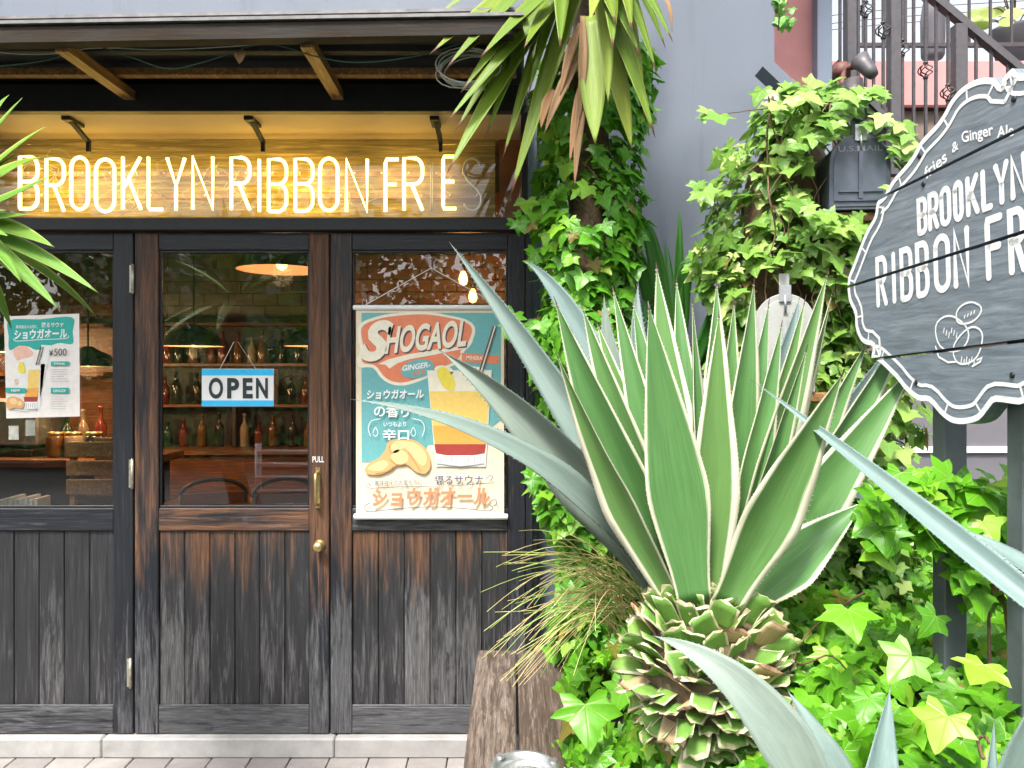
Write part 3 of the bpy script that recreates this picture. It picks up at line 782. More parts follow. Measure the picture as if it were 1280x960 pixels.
# ------------------------------------------------------------------ interior
rm = MB(); X0, X1, Y0, Y1, Z1 = -5.3, .62, YF + .16, 6.3, 2.75
rm.box(((X0 + X1) / 2, (Y0 + Y1) / 2, -.03), (X1 - X0, Y1 - Y0, .06)); fl = rm.build('shop_floor', M['room_floor']); tag(fl, 'dark floor inside the shop', 'floor', kind='structure')
rm = MB(); rm.box(((X0 + X1) / 2, Y1 + .05, 1.4), (X1 - X0 + .2, .1, 2.8)); bw = rm.build('shop_back_wall', M['grout']); tag(bw, 'tiled back wall inside the shop', 'wall', kind='structure')
rm = MB(); rm.box((X0 - .05, (Y0 + Y1) / 2, 1.4), (.1, Y1 - Y0, 2.8)); rm.box((X1 + .05, (Y0 + Y1) / 2, 1.4), (.1, Y1 - Y0, 2.8)); o = rm.build('shop_side_wall', M['room']); tag(o, 'brown side walls inside the shop', 'wall', kind='structure')
rm = MB(); rm.box(((X0 + X1) / 2, (Y0 + Y1) / 2, Z1 + .03), (X1 - X0 + .2, Y1 - Y0, .06)); o = rm.build('shop_ceiling', M['room']); tag(o, 'dark brown ceiling inside the shop', 'ceiling', kind='structure')
tm = bevel_mesh(MB().box((0, 0, 0), (.196, .016, .096)).mesh('tile', M['tile_in']), .003)
for r_ in range(23):
    for c_ in range(9):
        x = -3.02 + c_ * .2 + (.1 if r_ % 2 else 0); z = .35 + r_ * .1
        if z > 2.62: continue
        link('tile', tm, bw, (x, Y1 - .006 + rnd.uniform(-.001, .001), z))
bk = MB(); bk.box((-.42, 4.26, 1.38), (1.25, .1, 2.74)); bkw = bk.build('brick_partition', M['grout']); tag(bkw, 'partition of red brown glazed bricks behind the poster window', 'wall')
bmesh_ = bevel_mesh(MB().box((0, 0, 0), (.136, .02, .064)).mesh('brick', M['brick_in']), .003)
for r_ in range(15):
    for c_ in range(10):
        x = -1.0 + c_ * .14 + (.07 if r_ % 2 else 0); z = 1.55 + r_ * .068
        if x > .15: continue
        link('brick', bmesh_, bkw, (x, 4.205 + rnd.uniform(-.002, .002), z))

def pendant(px, py, Y, rad, label, hgt=.6, watt=9):
    c = P(px, py, Y); t = empty('pendant_lamp', c, label, 'lamp', 'pendant lamps inside the shop')
    a = MB(); a.lathe([(rad, 0), (rad * .97, rad * .12), (rad * .75, rad * .42), (rad * .35, rad * .62), (rad * .14, rad * .75), (.001, rad * .76)], c, 28); a.build('lamp_shade', M['lamp_out'], t)
    a = MB(); a.lathe([(rad * .985, .002), (rad * .93, rad * .10), (rad * .72, rad * .38), (rad * .3, rad * .57), (.001, rad * .6)], c, 28); a.build('shade_lining', M['lamp_in'], t)
    a = MB(); a.lathe([(.001, -.0), (.022, .012), (.03, .035), (.02, .07), (.012, .09)], c, 14); a.build('bulb', M['bulb'], t)
    a = MB(); a.tube([c + Vector((0, 0, rad * .74)), (c.x, c.y, 2.745)], .006, 6); a.build('cord', M['black_in'], t)
    l = bpy.data.lights.new('lamp_light', 'POINT'); l.energy = watt; l.color = (1, .62, .3); l.shadow_soft_size = .05
    lo = bpy.data.objects.new('lamp_light', l); COL.objects.link(lo); lo.parent = t; lo.location = (0, 0, -.03)
pendant(352, 338, 3.75, .215, 'large dark shade with copper lining close behind the middle door glass', watt=1.2)
pendant(242, 433, 5.2, .20, 'wide glowing pendant lamp behind the OPEN sign door, left of the sign', watt=2.5)
pendant(392, 433, 5.2, .20, 'pendant lamp half hidden by the right stile of the middle door', watt=2)
pendant(110, 458, 4.6, .16, 'pendant lamp glowing beside the menu poster in the left door', watt=8)
pendant(8, 440, 4.9, .16, 'pendant lamp mostly hidden behind the menu poster', watt=12)

def edison(px, py, Y, label):
    c = P(px, py, Y); t = empty('hanging_bulb', c, label, 'bulb', 'bare bulbs behind the poster window')
    a = MB(); a.lathe([(.001, -.035), (.016, -.028), (.022, -.005), (.016, .02), (.009, .035)], c, 12); a.build('glass_bulb', M['bulb'], t)
    a = MB(); a.lathe([(.010, .035), (.012, .05), (.010, .065), (.001, .066)], c, 10); a.build('socket', M['black_in'], t)
    a = MB(); a.tube([c + Vector((0, 0, .06)), (c.x, c.y, 2.745)], .003, 6); a.build('cord', M['black_in'], t)
    l = bpy.data.lights.new('bulb_light', 'POINT'); l.energy = 2.2; l.color = (1, .55, .22); l.shadow_soft_size = .03
    lo = bpy.data.objects.new('bulb_light', l); COL.objects.link(lo); lo.parent = t
edison(579, 348, 3.75, 'higher bare glowing bulb above the drink poster')
edison(591, 370, 3.85, 'lower bare glowing bulb just above the drink poster edge')

# counter, bottles, stools, table and chairs seen dimly through the glass
ct = empty('bar_counter', P(30, 700, 4.9), 'wooden bar counter inside behind the left door', 'counter')
c0 = P(-140, 570, 4.9); c1 = P(205, 570, 4.9)
bbox('counter_top', (c0.x, 4.6, .98), (c1.x, 5.2, 1.03), M['wood_in'], ct, .004, (.3, .1, 0, 1))
bbox('counter_front', (c0.x + .05, 4.72, .0), (c1.x - .05, 5.1, .979), M['black_in'], ct, .003)
bbox('foot_rail', (c0.x, 4.66, .18), (c1.x, 4.69, .21), M['brass'], ct, .004)
bt_cols = [(.12, .05, .012), (.015, .04, .02), (.25, .20, .13), (.12, .02, .012), (.02, .016, .014)]
bt_m = [plain('bottle_glass', c, .12, var=.05) for c in bt_cols]
bprof = [(.001, 0), (.034, 0), (.036, .01), (.036, .15), (.028, .18), (.013, .205), (.012, .26), (.015, .262), (.015, .28), (.001, .28)]
names_ = ['amber', 'dark green', 'cloudy', 'red', 'black']
bo_mesh = [MB().lathe(bprof, (0, 0, 0), 12).mesh('bottle', m) for m in bt_m]
for k, px in enumerate((62, 84, 104, 126, 150)):
    o = link('bottle', bo_mesh[k % 5], None, P(px, 560, 4.95 + .06 * (k % 3)) * 1)
    o.location.z = 1.0305; o.scale = (1, 1, .8 + .1 * (k % 4))
    tag(o, '%s bottle standing on the bar counter inside the left door' % names_[k % 5], 'bottle', 'bottles on the bar counter')
pendant(-40, 420, 5.5, .18, 'unseen pendant lamp added to light the far left of the shop interior', watt=12)  # added lamp, out of view, to brighten the room behind the left door
sh = empty('wall_shelf', P(80, 480, 6.1), 'dark shelf with glasses on the far wall behind the menu poster', 'shelf')
for py in (470, 410):
    q0 = P(-30, py, 6.15); q1 = P(140, py, 6.15)
    bbox('shelf_board', (q0.x, 6.02, q0.z), (q1.x, 6.28, q0.z + .03), M['wood_in'], sh, .003, (.3, .1, 0, 1))
wp = bbox('wall_panelling', (X0 + .01, Y1 - .06, .0), (-3.13, Y1 - .015, 2.7), M['wood_in'], None, .002, (.3, .1, 0, 1)); tag(wp, 'brown wood panelling at the far end behind the left door', 'panelling')

bb = empty('back_bar', (P(290, 560, 6.0).x, 6.05, 0), 'dark back bar cabinet with lit shelves seen through the middle door', 'cabinet')
q0 = P(150, 500, 6.0).x; q1 = P(430, 500, 6.0).x
bbox('cabinet', (q0, 5.80, 0), (q1, 6.20, .93), M['wood_in'], bb, .004, (.2, .1, 0, 1)); bbox('cabinet_top', (q0 - .02, 5.76, .931), (q1 + .02, 6.22, .965), M['wood_in'], bb, .004, (.6, .1, 0, 1))
bbox('back_panel', (q0, 6.20, .966), (q1, 6.23, 1.92), M['black_in'], bb, .003)
for z in (1.28, 1.60, 1.92): bbox('shelf', (q0, 6.0, z), (q1, 6.199, z + .025), M['wood_in'], bb, .003, (.5, .1, 0, 1))
for x in (q0, (q0 + q1) / 2, q1 - .03): bbox('upright', (x, 6.0, .966), (x + .03, 6.199, 1.279), M['black_in'], bb, .003)
rdb = random.Random(8); k = 0
for z in (.966, 1.306, 1.626):
    x = q0 + .08
    while x < q1 - .08:
        if abs(x - (q0 + q1) / 2) > .06 or z > 1:
            o = link('bottle', bo_mesh[rdb.randrange(5)], None, (x, 6.08 + rdb.uniform(-.03, .04), z)); o.scale = (1, 1, rdb.uniform(.72, 1.0))
            tag(o, 'small bottle in the rows on the back bar shelves', 'bottle', 'bottles on the back bar')
        x += rdb.uniform(.085, .16)
for (px, col_) in ((70, 'amber'), (92, 'pale'), (118, 'dark')):
    c = P(px, 560, 4.75); t_ = empty('jar', (c.x, 4.75, 1.0305), col_ + ' jar standing at the front of the bar counter', 'jar', 'jars on the counter')
    a = MB(); a.lathe([(.001, 0), (.05, 0), (.055, .01), (.055, .12), (.045, .135), (.001, .135)], (c.x, 4.75, 1.0305), 14); a.build('jar_body', bt_m[{'amber': 0, 'pale': 2, 'dark': 4}[col_]], t_)
    a = MB(); a.lathe([(.001, .1355), (.048, .1355), (.048, .155), (.001, .157)], (c.x, 4.75, 1.0305), 14); a.build('lid', M['brass'], t_)
cm_ = empty('coffee_machine', P(20, 560, 4.95), 'steel coffee machine on the bar counter below the menu poster', 'machine'); c = P(22, 560, 4.95)
bbox('machine_body', (c.x - .22, 4.80, 1.09), (c.x + .22, 5.15, 1.38), M['steel'], cm_, .012); bbox('drip_tray', (c.x - .22, 4.74, 1.0305), (c.x + .22, 5.15, 1.075), M['black_in'], cm_, .006); bbox('back_plate', (c.x - .2, 5.0, 1.076), (c.x + .2, 5.14, 1.089), M['black_in'], cm_, .001)
for dx in (-.1, .1):
    a = MB(); a.tube([(c.x + dx, 4.86, 1.089), (c.x + dx, 4.86, 1.05), (c.x + dx, 4.74, 1.06)], .018, 8); a.build('group_handle', M['black_in'], cm_)
crt = empty('wooden_crate', P(152, 590, 4.2), 'orange wooden crate stacked right of the left door glass inside', 'crate'); c = P(132, 600, 4.2)
for z in (.90, 1.0, 1.10): bbox('slat', (c.x - .16, 4.1, z), (c.x + .12, 4.115, z + .08), M['rafter_wood'], crt, .003, (.4, .2, 0, 1))
for x in (c.x - .15, c.x + .08): bbox('corner_post', (x, 4.116, .0), (x + .03, 4.146, 1.18), M['rafter_wood'], crt, .003, (.4, .2, 0, 1))
bbox('crate_back', (c.x - .16, 4.38, .88), (c.x + .12, 4.395, 1.18), M['rafter_wood'], crt, .003, (.4, .2, 0, 1)); bbox('crate_bottom', (c.x - .16, 4.147, .88), (c.x + .12, 4.379, .895), M['rafter_wood'], crt, .003, (.4, .2, 0, 1))

def stool(px, Y, label):
    c = P(px, 600, Y); c.z = 0; t = empty('bar_stool', c, label, 'stool', 'bar stools at the counter')
    a = MB(); a.lathe([(.001, .70), (.16, .70), (.175, .72), (.17, .76), (.001, .77)], c, 18); a.build('seat', M['leather'], t)
    a = MB(); a.tube([c + Vector((0, 0, .02)), c + Vector((0, 0, .70))], .022, 10); a.build('column', M['steel'], t)
    a = MB(); a.lathe([(.001, 0), (.19, 0), (.19, .012), (.05, .03), (.001, .03)], c, 18); a.build('base', M['steel'], t)
stool(124, 4.3, 'round leather bar stool behind the left door window'); stool(40, 4.35, 'round leather bar stool below the menu poster')

def chair(px, Y, rz, label):
    c = P(px, 600, Y); c.z = 0; t = empty('cafe_chair', c, label, 'chair', 'cafe chairs behind the middle door'); t.rotation_euler.z = rz
    def part(nm, mb, mt): o = link(nm, mb.mesh(nm, mt), t, world=False); return o
    part('seat', MB().box((0, 0, .45), (.42, .42, .06)), M['leather'])
    bk_ = MB(); bk_.tube([(.19 * math.cos(t_ * math.pi / 10) , .20, .80 + .10 * math.sin(t_ * math.pi / 10)) for t_ in range(11)], .014, 8); part('back_rail', bk_, M['black_in'])
    part('backrest', MB().box((0, .2, .74), (.36, .02, .16)), M['leather'])
    for sx in (-1, 1):
        for sy in (-1, 1):
            part('leg', MB().tube([(sx * .19, sy * .19, 0), (sx * .185, sy * .195, .45 if sy < 0 else .82)], .013, 8), M['black_in'])
chair(268, 4.5, .4, 'chair with a dark curved back near the middle door glass')
chair(345, 4.9, -2.6, 'chair further back across the table behind the middle door')
tb = empty('cafe_table', (P(300, 600, 4.8).x, 4.75, 0), 'light topped cafe table inside behind the middle door', 'table')
bx = tb.location.x
bbox('table_top', (bx - .45, 4.45, .72), (bx + .35, 5.05, .75), M['wood_in'], tb, .004, (.7, .1, 0, 1))
bbox('pedestal', (bx - .08, 4.71, .02), (bx - .02, 4.79, .719), M['black_in'], tb, .003)
bbox('base_plate', (bx - .28, 4.55, 0), (bx + .18, 4.95, .02), M['black_in'], tb, .003)
for k, (px, py, w_, h_) in enumerate(((17, 541, .05, .07), (38, 535, .05, .08))):
    c = P(px, py, 3.9); o = bbox('price_card', (c.x - w_ / 2, 3.9, c.z - h_ / 2), (c.x + w_ / 2, 3.903, c.z + h_ / 2), M['card'], None, 0)
    tag(o, ('smaller' if k == 0 else 'larger') + ' white card hanging inside under the menu poster', 'card')
for k in range(8):
    c = P(4 + k * 6.2, 633, 3.42); o = bbox('menu_book', (c.x - .009, 3.40, c.z - .015), (c.x + .009, 3.50, c.z + .032 + .006 * (k % 3)), M['card'], None, .002); tag(o, 'white booklet standing in the row behind the left door glass', 'booklet', 'booklets behind the left door')
sb = bbox('book_shelf', (P(-60, 640, 3.5).x, 3.38, P(0, 637, 3.42).z - .04), (P(56, 640, 3.5).x, 3.52, P(0, 637, 3.42).z - .001), M['wood_in'], None, .002); tag(sb, 'low inner shelf carrying the row of white booklets', 'shelf')

# =================================================================== POSTERS (flat prints, layered sheets)
class Print:
    def __init__(s, parent, Y, map_=None): s.p = parent; s.Y = Y; s.k = 0; s.map = map_ or (lambda x, y: (x, y))
    def pt(s, x, y, yy): x, y = s.map(x, y); return P(x, y, s.Y) + Vector((0, yy, 0))
    def lay(s, name, mat, polys=(), ell=(), texts=(), strokes=()):
        s.k += 1; yy = -.0004 * s.k; mb = MB()
        for p in polys: mb.poly([s.pt(x, y, yy) for x, y in reversed(p)] if area(p) > 0 else [s.pt(x, y, yy) for x, y in p])
        for (cx, cy, rx, ry, rot) in ell:
            c_, s_ = math.cos(R(rot)), math.sin(R(rot)); p = []
            for i in range(28):
                a = 2 * math.pi * i / 28; u, v = rx * math.cos(a), ry * math.sin(a); p.append((cx + u * c_ - v * s_, cy + u * s_ + v * c_))
            mb.poly([s.pt(x, y, yy) for x, y in reversed(p)])
        for t in texts:
            body, x0, y0, x1, y1 = t[:5]; rise = t[5] if len(t) > 5 else 0; off = t[6] if len(t) > 6 else .02; sh = t[7] if len(t) > 7 else 0
            O = s.pt(x0, y1, yy); text_quad(mb, body, O, s.pt(x1, y1 - rise, yy) - O, s.pt(x0, y0, yy) - O, off, sh)
        for (pts, wd) in strokes:
            ribbon(mb, [(x, -y) for x, y in pts], wd, lambda q: s.pt(q[0], -q[1], yy))
        return mb.build(name, mat, s.p)
def area(p): return sum(p[i][0] * p[(i + 1) % len(p)][1] - p[(i + 1) % len(p)][0] * p[i][1] for i in range(len(p)))
def rect(x0, y0, x1, y1): return [(x0, y0), (x1, y0), (x1, y1), (x0, y1)]
def curve(pts, n=5, closed=True):
    out = []; k = len(pts); rng = k if closed else k - 1
    for i in range(rng):
        p0, p1, p2, p3 = (Vector(pts[(i + j) % k]) if closed else Vector(pts[max(0, min(k - 1, i + j))]) for j in (-1, 0, 1, 2))
        for q in range(n):
            t = q / n; v = .5 * ((2 * p1) + (p2 - p0) * t + (2 * p0 - 5 * p1 + 4 * p2 - p3) * t * t + (3 * p1 - p0 - 3 * p2 + p3) * t ** 3); out.append((v.x, v.y))
    if not closed: out.append(tuple(pts[-1]))
    return out

PY_ = YF - .030
hp = empty('hanging_poster', P(538, 648, PY_), 'large teal and orange drink poster on white rods hung over the right door window', 'poster')
mb = MB(); c = P(537, 514, PY_ + .002); a0 = P(445, 386, PY_); a1 = P(630, 645, PY_)
mb.box(((a0.x + a1.x) / 2, PY_ + .0015, (a0.z + a1.z) / 2), (a1.x - a0.x, .0012, a0.z - a1.z)); mb.build('sheet', I['cream'], hp)
pr = Print(hp, PY_)
pr.lay('teal_field', I['teal'], [[(452, 391), (626, 391), (626, 525), (600, 545), (560, 556), (535, 556), (530, 566), (500, 577), (452, 578)]])
pr.lay('badge_border', I['cream2'], [curve([(448, 408), (470, 396), (500, 391), (530, 389.5), (560, 394), (584, 400), (594, 411), (589, 430), (580, 440), (576, 452), (555, 462), (535, 472), (510, 481), (492, 481), (478, 474), (466, 460), (450, 459), (446, 449), (450, 438)])])
pr.lay('badge', I['orange'], [curve([(452, 410), (472, 399), (500, 394.5), (530, 393), (560, 397), (582, 403), (590, 412), (585, 428), (576, 438), (572, 450), (553, 459), (534, 468.5), (510, 477), (494, 477.5), (481, 471), (469, 457), (455, 454), (452, 447), (455, 437)])])
pr.lay('ribbon_banner', I['orange'], [[(577, 441), (626, 445), (622, 451), (626, 455.5), (577, 452)]], ell=[(567, 443, 9, 6.5, -8)])
pr.lay('swash', I['cream2'], [[(473, 455), (486, 449), (510, 443), (545, 437), (578, 433), (581, 431), (577, 436.5), (540, 444), (512, 449), (497, 454), (487, 461), (482, 456)]])
for nm, mt, dx, dy, off in (('title_shadow', I['shadow'], 1.6, 1.8, .035), ('title', I['cream2'], 0, 0, .03)):
    pr.lay(nm, mt, texts=[('S', 450 + dx, 400 + dy, 492 + dx, 452 + dy, 0, off + .02, .35), ('HOGAOL', 481 + dx, 409 + dy, 583 + dx, 443 + dy, 10, off, .28)])
pr.lay('oval_tag', I['teal'], ell=[(522, 461, 21, 11.5, -12)])
pr.lay('tag_lettering', I['white'], texts=[('GINGER-', 503, 457, 538, 464, 5, .03, .15)])
pr.lay('tag_small_lettering', I['orange'], texts=[('ALE', 515, 464, 532, 469.5, 3, .02, .1)])
pr.lay('banner_lettering', I['cream2'], texts=[('MINERAL', 583, 444.5, 606, 449.5, -1, .02)])
# the glass of ginger ale
pr.lay('drink_glass', I['glass'], [[(534, 463), (615, 462.5), (607, 583), (545, 583)]])
pr.lay('drink_top', I['cream2'], [[(536, 465), (613, 465), (612, 490), (537, 490)]], ell=[(555, 463, 12, 6, 10), (590, 463, 16, 5, 0)])
pr.lay('drink_middle', I['yellow'], [[(537, 489), (612, 489), (608.5, 545), (542, 545)]])
pr.lay('drink_lower', I['amber'], [[(541, 532), (609.5, 532), (607, 559), (544, 559)]])
pr.lay('drink_base', I['red'], [[(543, 555), (607.5, 555), (606, 566), (590, 569), (560, 569), (545, 566)]])
pr.lay('lemon_slice', I['lemon'], [curve([(547, 462), (556, 459), (563, 466), (569, 478), (566, 488), (556, 485), (549, 474)])])
pr.lay('glass_foot', I['white'], [[(545, 569), (606, 569), (605, 579), (576, 582), (546, 579)]])
pr.lay('glass_lines', I['grey'], strokes=[([(546, 579), (576, 582.5), (605, 579)], 1.2)] + [([(550 + 7.2 * i, 571), (551 + 7 * i, 578)], 1.3) for i in range(8)])
pr.lay('straw', I['shadow'], strokes=[([(617, 408), (599, 466)], 2.0), ([(620.5, 408), (603, 466)], 1.2)])
pr.lay('straw_light', I['cream2'], strokes=[([(618.8, 408), (601, 466)], 1.4)])
# ginger root
pr.lay('ginger_root', I['ginger'], [curve([(457, 586), (463, 578), (474, 572), (482, 562), (486, 552), (500, 548), (518, 550), (530, 558), (537, 570), (538, 584), (531, 592), (520, 589), (510, 581), (498, 580), (488, 588), (474, 593), (460, 592)])])
pr.lay('ginger_light', I['ginger2'], [curve([(488, 562), (495, 551), (515, 552), (529, 561), (534, 574), (528, 582), (516, 570), (506, 560), (495, 566)]), curve([(460, 586), (468, 579), (480, 575), (486, 580), (476, 588)])], ell=[(500, 571, 11, 9, 20)])
pr.lay('ginger_shade', I['ginger3'], strokes=[(curve([(489, 575), (497, 581), (508, 579)], 4, False), 1.2), (curve([(511, 565), (518, 576), (526, 589)], 4, False), 1.0), (curve([(470, 592), (484, 589), (492, 583)], 4, False), 1.2), (curve([(487, 557), (489, 564), (491, 567)], 3, False), 1.0)])
# lettering
pr.lay('white_lettering', I['white'], texts=[('ショウガオール', 459, 487, 530, 499, 1, .03, .1)])
pr.lay('white_lettering', I['white'], texts=[('の香り', 468, 506, 512, 521, -1, .02)])
pr.lay('white_small_lettering', I['white'], texts=[('いつもより', 480, 527, 508, 533, 0, .01)])
pr.lay('white_lettering', I['white'], texts=[('辛口', 479, 536, 512, 550, 0, .02)])
pr.lay('white_flourish', I['white'], strokes=[(curve([(464, 545), (461, 535), (465, 526), (476, 523)], 4, False), .9), (curve([(528, 545), (531, 535), (527, 526), (516, 523)], 4, False), .9), (curve([(467, 541), (470, 534), (473, 541), (470, 545)], 4), .8), (curve([(514, 541), (517, 534), (520, 541), (517, 545)], 4), .8)])
pr.lay('navy_lettering', I['navy'], texts=[('摂るサウナ', 543, 594, 604, 606, 1, .015), ('美味強化のお風も今に', 469, 600, 528, 607, 1, .004)],
       strokes=[(curve([(464, 610), (500, 608), (545, 608)], 4, False), .8), (curve([(565, 607), (590, 605), (616, 603)], 4, False), .8), ([(461, 603), (464, 607)], .8), ([(458, 607), (462, 609)], .8), (curve([(608, 598), (612, 594), (616, 596), (613, 600)], 4, False), .8),
                (curve([(463, 628), (457, 632), (458, 637), (464, 639), (500, 635), (540, 633), (580, 635), (610, 638), (616, 634), (613, 631)], 4, False), 1.0), (curve([(613, 626), (619, 624), (621, 629), (617, 632)], 4, False), 1.0)])
pr.lay('orange_lettering', I['orange'], texts=[('ショウガオール', 466, 609, 613, 633, 2, .035, .08)])
for nm, py0, x0, x1, rr in (('top_rod', 384.5, 441.5, 631, .0105), ('bottom_rod', 645.5, 442.5, 635, .0125)):
    mb = MB(); a = P(x0, py0, PY_); b = P(x1, py0 + (0 if nm == 'top_rod' else .5), PY_); mb.tube([a, a + Vector((.004, 0, 0)), b - Vector((.004, 0, 0)), b], [rr * .8, rr, rr, rr * .8], 12); mb.build(nm, M['white'], hp)
mb = MB(); mb.tube([P(457, 381, PY_ - .004), P(539, 335, PY_ - .004), P(622, 381, PY_ - .004)], .0022, 6); mb.tube([P(456, 376, PY_ - .004), P(453, 373, PY_ - .004), P(453, 381, PY_ - .004), P(459, 381, PY_ - .004), P(458, 374, PY_ - .004)], .002, 6); mb.build('hanging_string', M['string'], hp)
sc_ = empty('suction_hook', P(539, 324, YF), 'clear suction cup hook on the glass holding the poster string', 'hook')
mb = MB(); cc_ = P(539, 323, YF + .010); mb.lathe([(.030, 0), (.029, .004), (.016, .010), (.012, .018), (.001, .02)], cc_, 20, 0, rotk); mb.build('suction_cup', glass_mat('rubber_cup', 2.4, (.75, .75, .75)), sc_)
mb = MB(); q = P(539, 327, YF - .012); mb.tube([q + Vector((0, .003, .014)), q, q + Vector((0, -.004, -.016)), q + Vector((0, -.012, -.020)), q + Vector((0, -.016, -.010))], .0028, 7); mb.build('hook', M['steel'], sc_)

# menu poster in the left door
mp_ = empty('menu_poster', P(52, 522, YF), 'white and green drink menu poster priced 500 yen in the left door window', 'poster')
pr = Print(mp_, YF + .007, lambda x, y: (x, y + (x - 52) * -.012))
pr.lay('sheet', I['paper'], [[(5, 395), (99, 392.5), (100, 521), (8, 522.5)]])
pr.lay('green_header', I['green'], [curve([(12, 400), (50, 399), (90, 397), (91, 415), (91, 430), (75, 429), (64, 432), (55, 436), (44, 437), (36, 433), (24, 432), (12, 437), (11, 420)], 4)])
pr.lay('header_lettering', I['white'], texts=[('ショウガオール', 18, 411.5, 84, 424, 1, .03), ('摂るサウナ', 52, 403, 80, 409.5, 0, .01), ('美味強化のお供に', 20, 406, 47, 410.5, 0, .004)], strokes=[(curve([(17, 423), (22, 426), (50, 424.5), (82, 423.5), (86, 420)], 4, False), .8)])
pr.lay('burst', I['pinkc'], [curve([(17, 436), (24, 433), (32, 432), (38, 437), (42, 442), (36, 446), (28, 447), (22, 450), (18, 444)], 3)], texts=[('爽快', 18, 473, 31, 480, 0, .01)])
pr.lay('drink_glass', I['glass'], [[(20, 455), (57, 455), (50, 511), (30, 511)], [(52, 431), (66, 432), (56, 470), (50, 500)]])
pr.lay('drink', I['yellow'], [[(36, 462), (50, 462), (48, 497), (34, 497)]])
pr.lay('drink_red', I['red'], [[(30, 495.5), (48, 495.5), (47, 502), (31, 502)]])
pr.lay('drink_amber', I['amber'], [[(34, 486), (48, 484), (47.5, 496), (31, 496)]])
pr.lay('lemon', I['lemon'], [curve([(24, 455), (28, 452), (32, 460), (30, 467), (24, 464)])])
pr.lay('glass_foot', I['white'], [[(32, 502), (47, 502), (46.5, 511), (33, 511)]])
pr.lay('glass_lines', I['grey'], strokes=[([(34 + 2.6 * i, 504), (34 + 2.6 * i, 510)], .7) for i in range(5)] + [([(12, 511), (30, 514), (48, 512)], .8)])
pr.lay('straw', I['shadow'], strokes=[([(52, 434), (46, 456)], 1.4), ([(55, 434), (49, 456)], 1.0)])
pr.lay('green_ribbon', I['green'], [[(8, 484), (33, 485), (35, 489), (32, 491), (8, 490)]]); pr.lay('green_ribbon', I['green'], [rect(64.5, 452, 87, 457.5)]); pr.lay('green_ribbon', I['green'], [rect(64.5, 485, 87, 492)])
pr.lay('ginger', I['ginger'], [curve([(9, 505), (11, 497), (18, 495), (26, 498), (31, 503), (29, 510), (20, 509), (12, 511)])])
pr.lay('ginger_light', I['ginger2'], ell=[(18, 501, 5, 4, 20), (26, 504, 3, 3, 0)])
pr.lay('price', I['black'], texts=[('¥', 62.5, 438, 68, 445, 0, 0), ('500', 69, 436, 84.5, 445, 0, .0)])
pr.lay('small_print', I['grey'], strokes=[([(65, y), (65 + l, y)], .5) for y, l in ((462, 20), (465, 18), (468, 21), (471, 16), (474, 20), (477, 22), (496, 20), (499, 17), (502, 21), (505, 15), (508, 20), (511, 18))])
pr.lay('ribbon_lettering', I['white'], texts=[('DRINK', 69, 453.5, 83, 456.5, 0, .01)]); pr.lay('ribbon_lettering', I['white'], texts=[('GINGER', 68, 487, 84, 490.5, 0, .01)]); pr.lay('ribbon_lettering', I['white'], texts=[('NEW', 16, 486, 27, 489.5, 0, .01)])

# OPEN sign
OY = YF - .018
os_ = empty('open_sign', P(297, 508, OY), 'white plastic OPEN sign with blue bands hanging in the middle door', 'sign')
mb = MB(); a = P(252, 508, OY); b = P(342, 461, OY); mb.box(((a.x + b.x) / 2, OY + .0025, (a.z + b.z) / 2), (b.x - a.x, .004, b.z - a.z))
me = bevel_mesh(mb.mesh('plate', M['white']), .0012); link('plate', me, os_)
pr = Print(os_, OY)
pr.lay('blue_band', I['cyan'], [rect(252.3, 461.3, 341.7, 469.2)]); pr.lay('blue_band', I['cyan'], [rect(252.3, 500.5, 341.7, 507.7)])
pr.lay('lettering', I['black'], texts=[('O', 261, 472, 279, 498.5, 0, .03), ('P', 284, 472.5, 299, 498, 0, .04), ('E', 303.5, 472.5, 316, 498, 0, .04), ('N', 320, 472.5, 335, 498, 0, .035)])
mb = MB(); mb.tube([P(274, 463, OY - .002), P(292, 428, OY + .012), P(297, 427, OY + .014), P(321, 463, OY - .002)], .0013, 5); mb.build('hanging_string', M['string'], os_)

# =================================================================== BENCH AND ASHTRAY
bn = empty('bench', (.03, 2.3, 0), 'weathered two plank wooden bench standing end-on against the shop front', 'bench')
for x0, x1, cl in ((-.137, .013, (.35, .75, 0, 1)), (.022, .195, (.25, .6, 0, 1))):
    bbox('plank', (x0, 1.25, .385), (x1, 3.075, .44), M['bench_wood'], bn, .005, cl)
for y in (1.5, 2.85):
    for x in (-.105, .145): bbox('leg', (x, y, 0), (x + .06, y + .07, .330), M['bench_wood'], bn, .004, (.1, .3, 0, 1))
    bbox('cross_rail', (-.12, y + .002, .331), (.185, y + .068, .384), M['bench_wood'], bn, .004, (.1, .3, 0, 1))
at = empty('ashtray', (.033, 2.07, .44), 'round grey metal ashtray on the bench planks', 'ashtray')
mb = MB(); mb.lathe([(.001, .003), (.074, .003), (.080, .012), (.083, .042), (.088, .048), (.094, .046), (.092, .038), (.082, .0305), (.078, .006)], (0, 0, 0), 40); 
mb2 = MB(); mb2.lathe([(.001, 0), (.085, 0), (.090, .010), (.0935, .040), (.094, .046), (.089, .050), (.080, .048), (.074, .030), (.070, .018), (.001, .016)], (.033, 2.07, .4401), 40); mb2.build('bowl', M['metal'], at)
for k in range(3):
    a = R(20 + 120 * k); mb = MB(); mb.beam((.033 + .074 * math.cos(a), 2.07 + .074 * math.sin(a), .489), (.033 + .094 * math.cos(a), 2.07 + .094 * math.sin(a), .4905), .018, .008); mb.build('cigarette_rest', M['metal'], at)
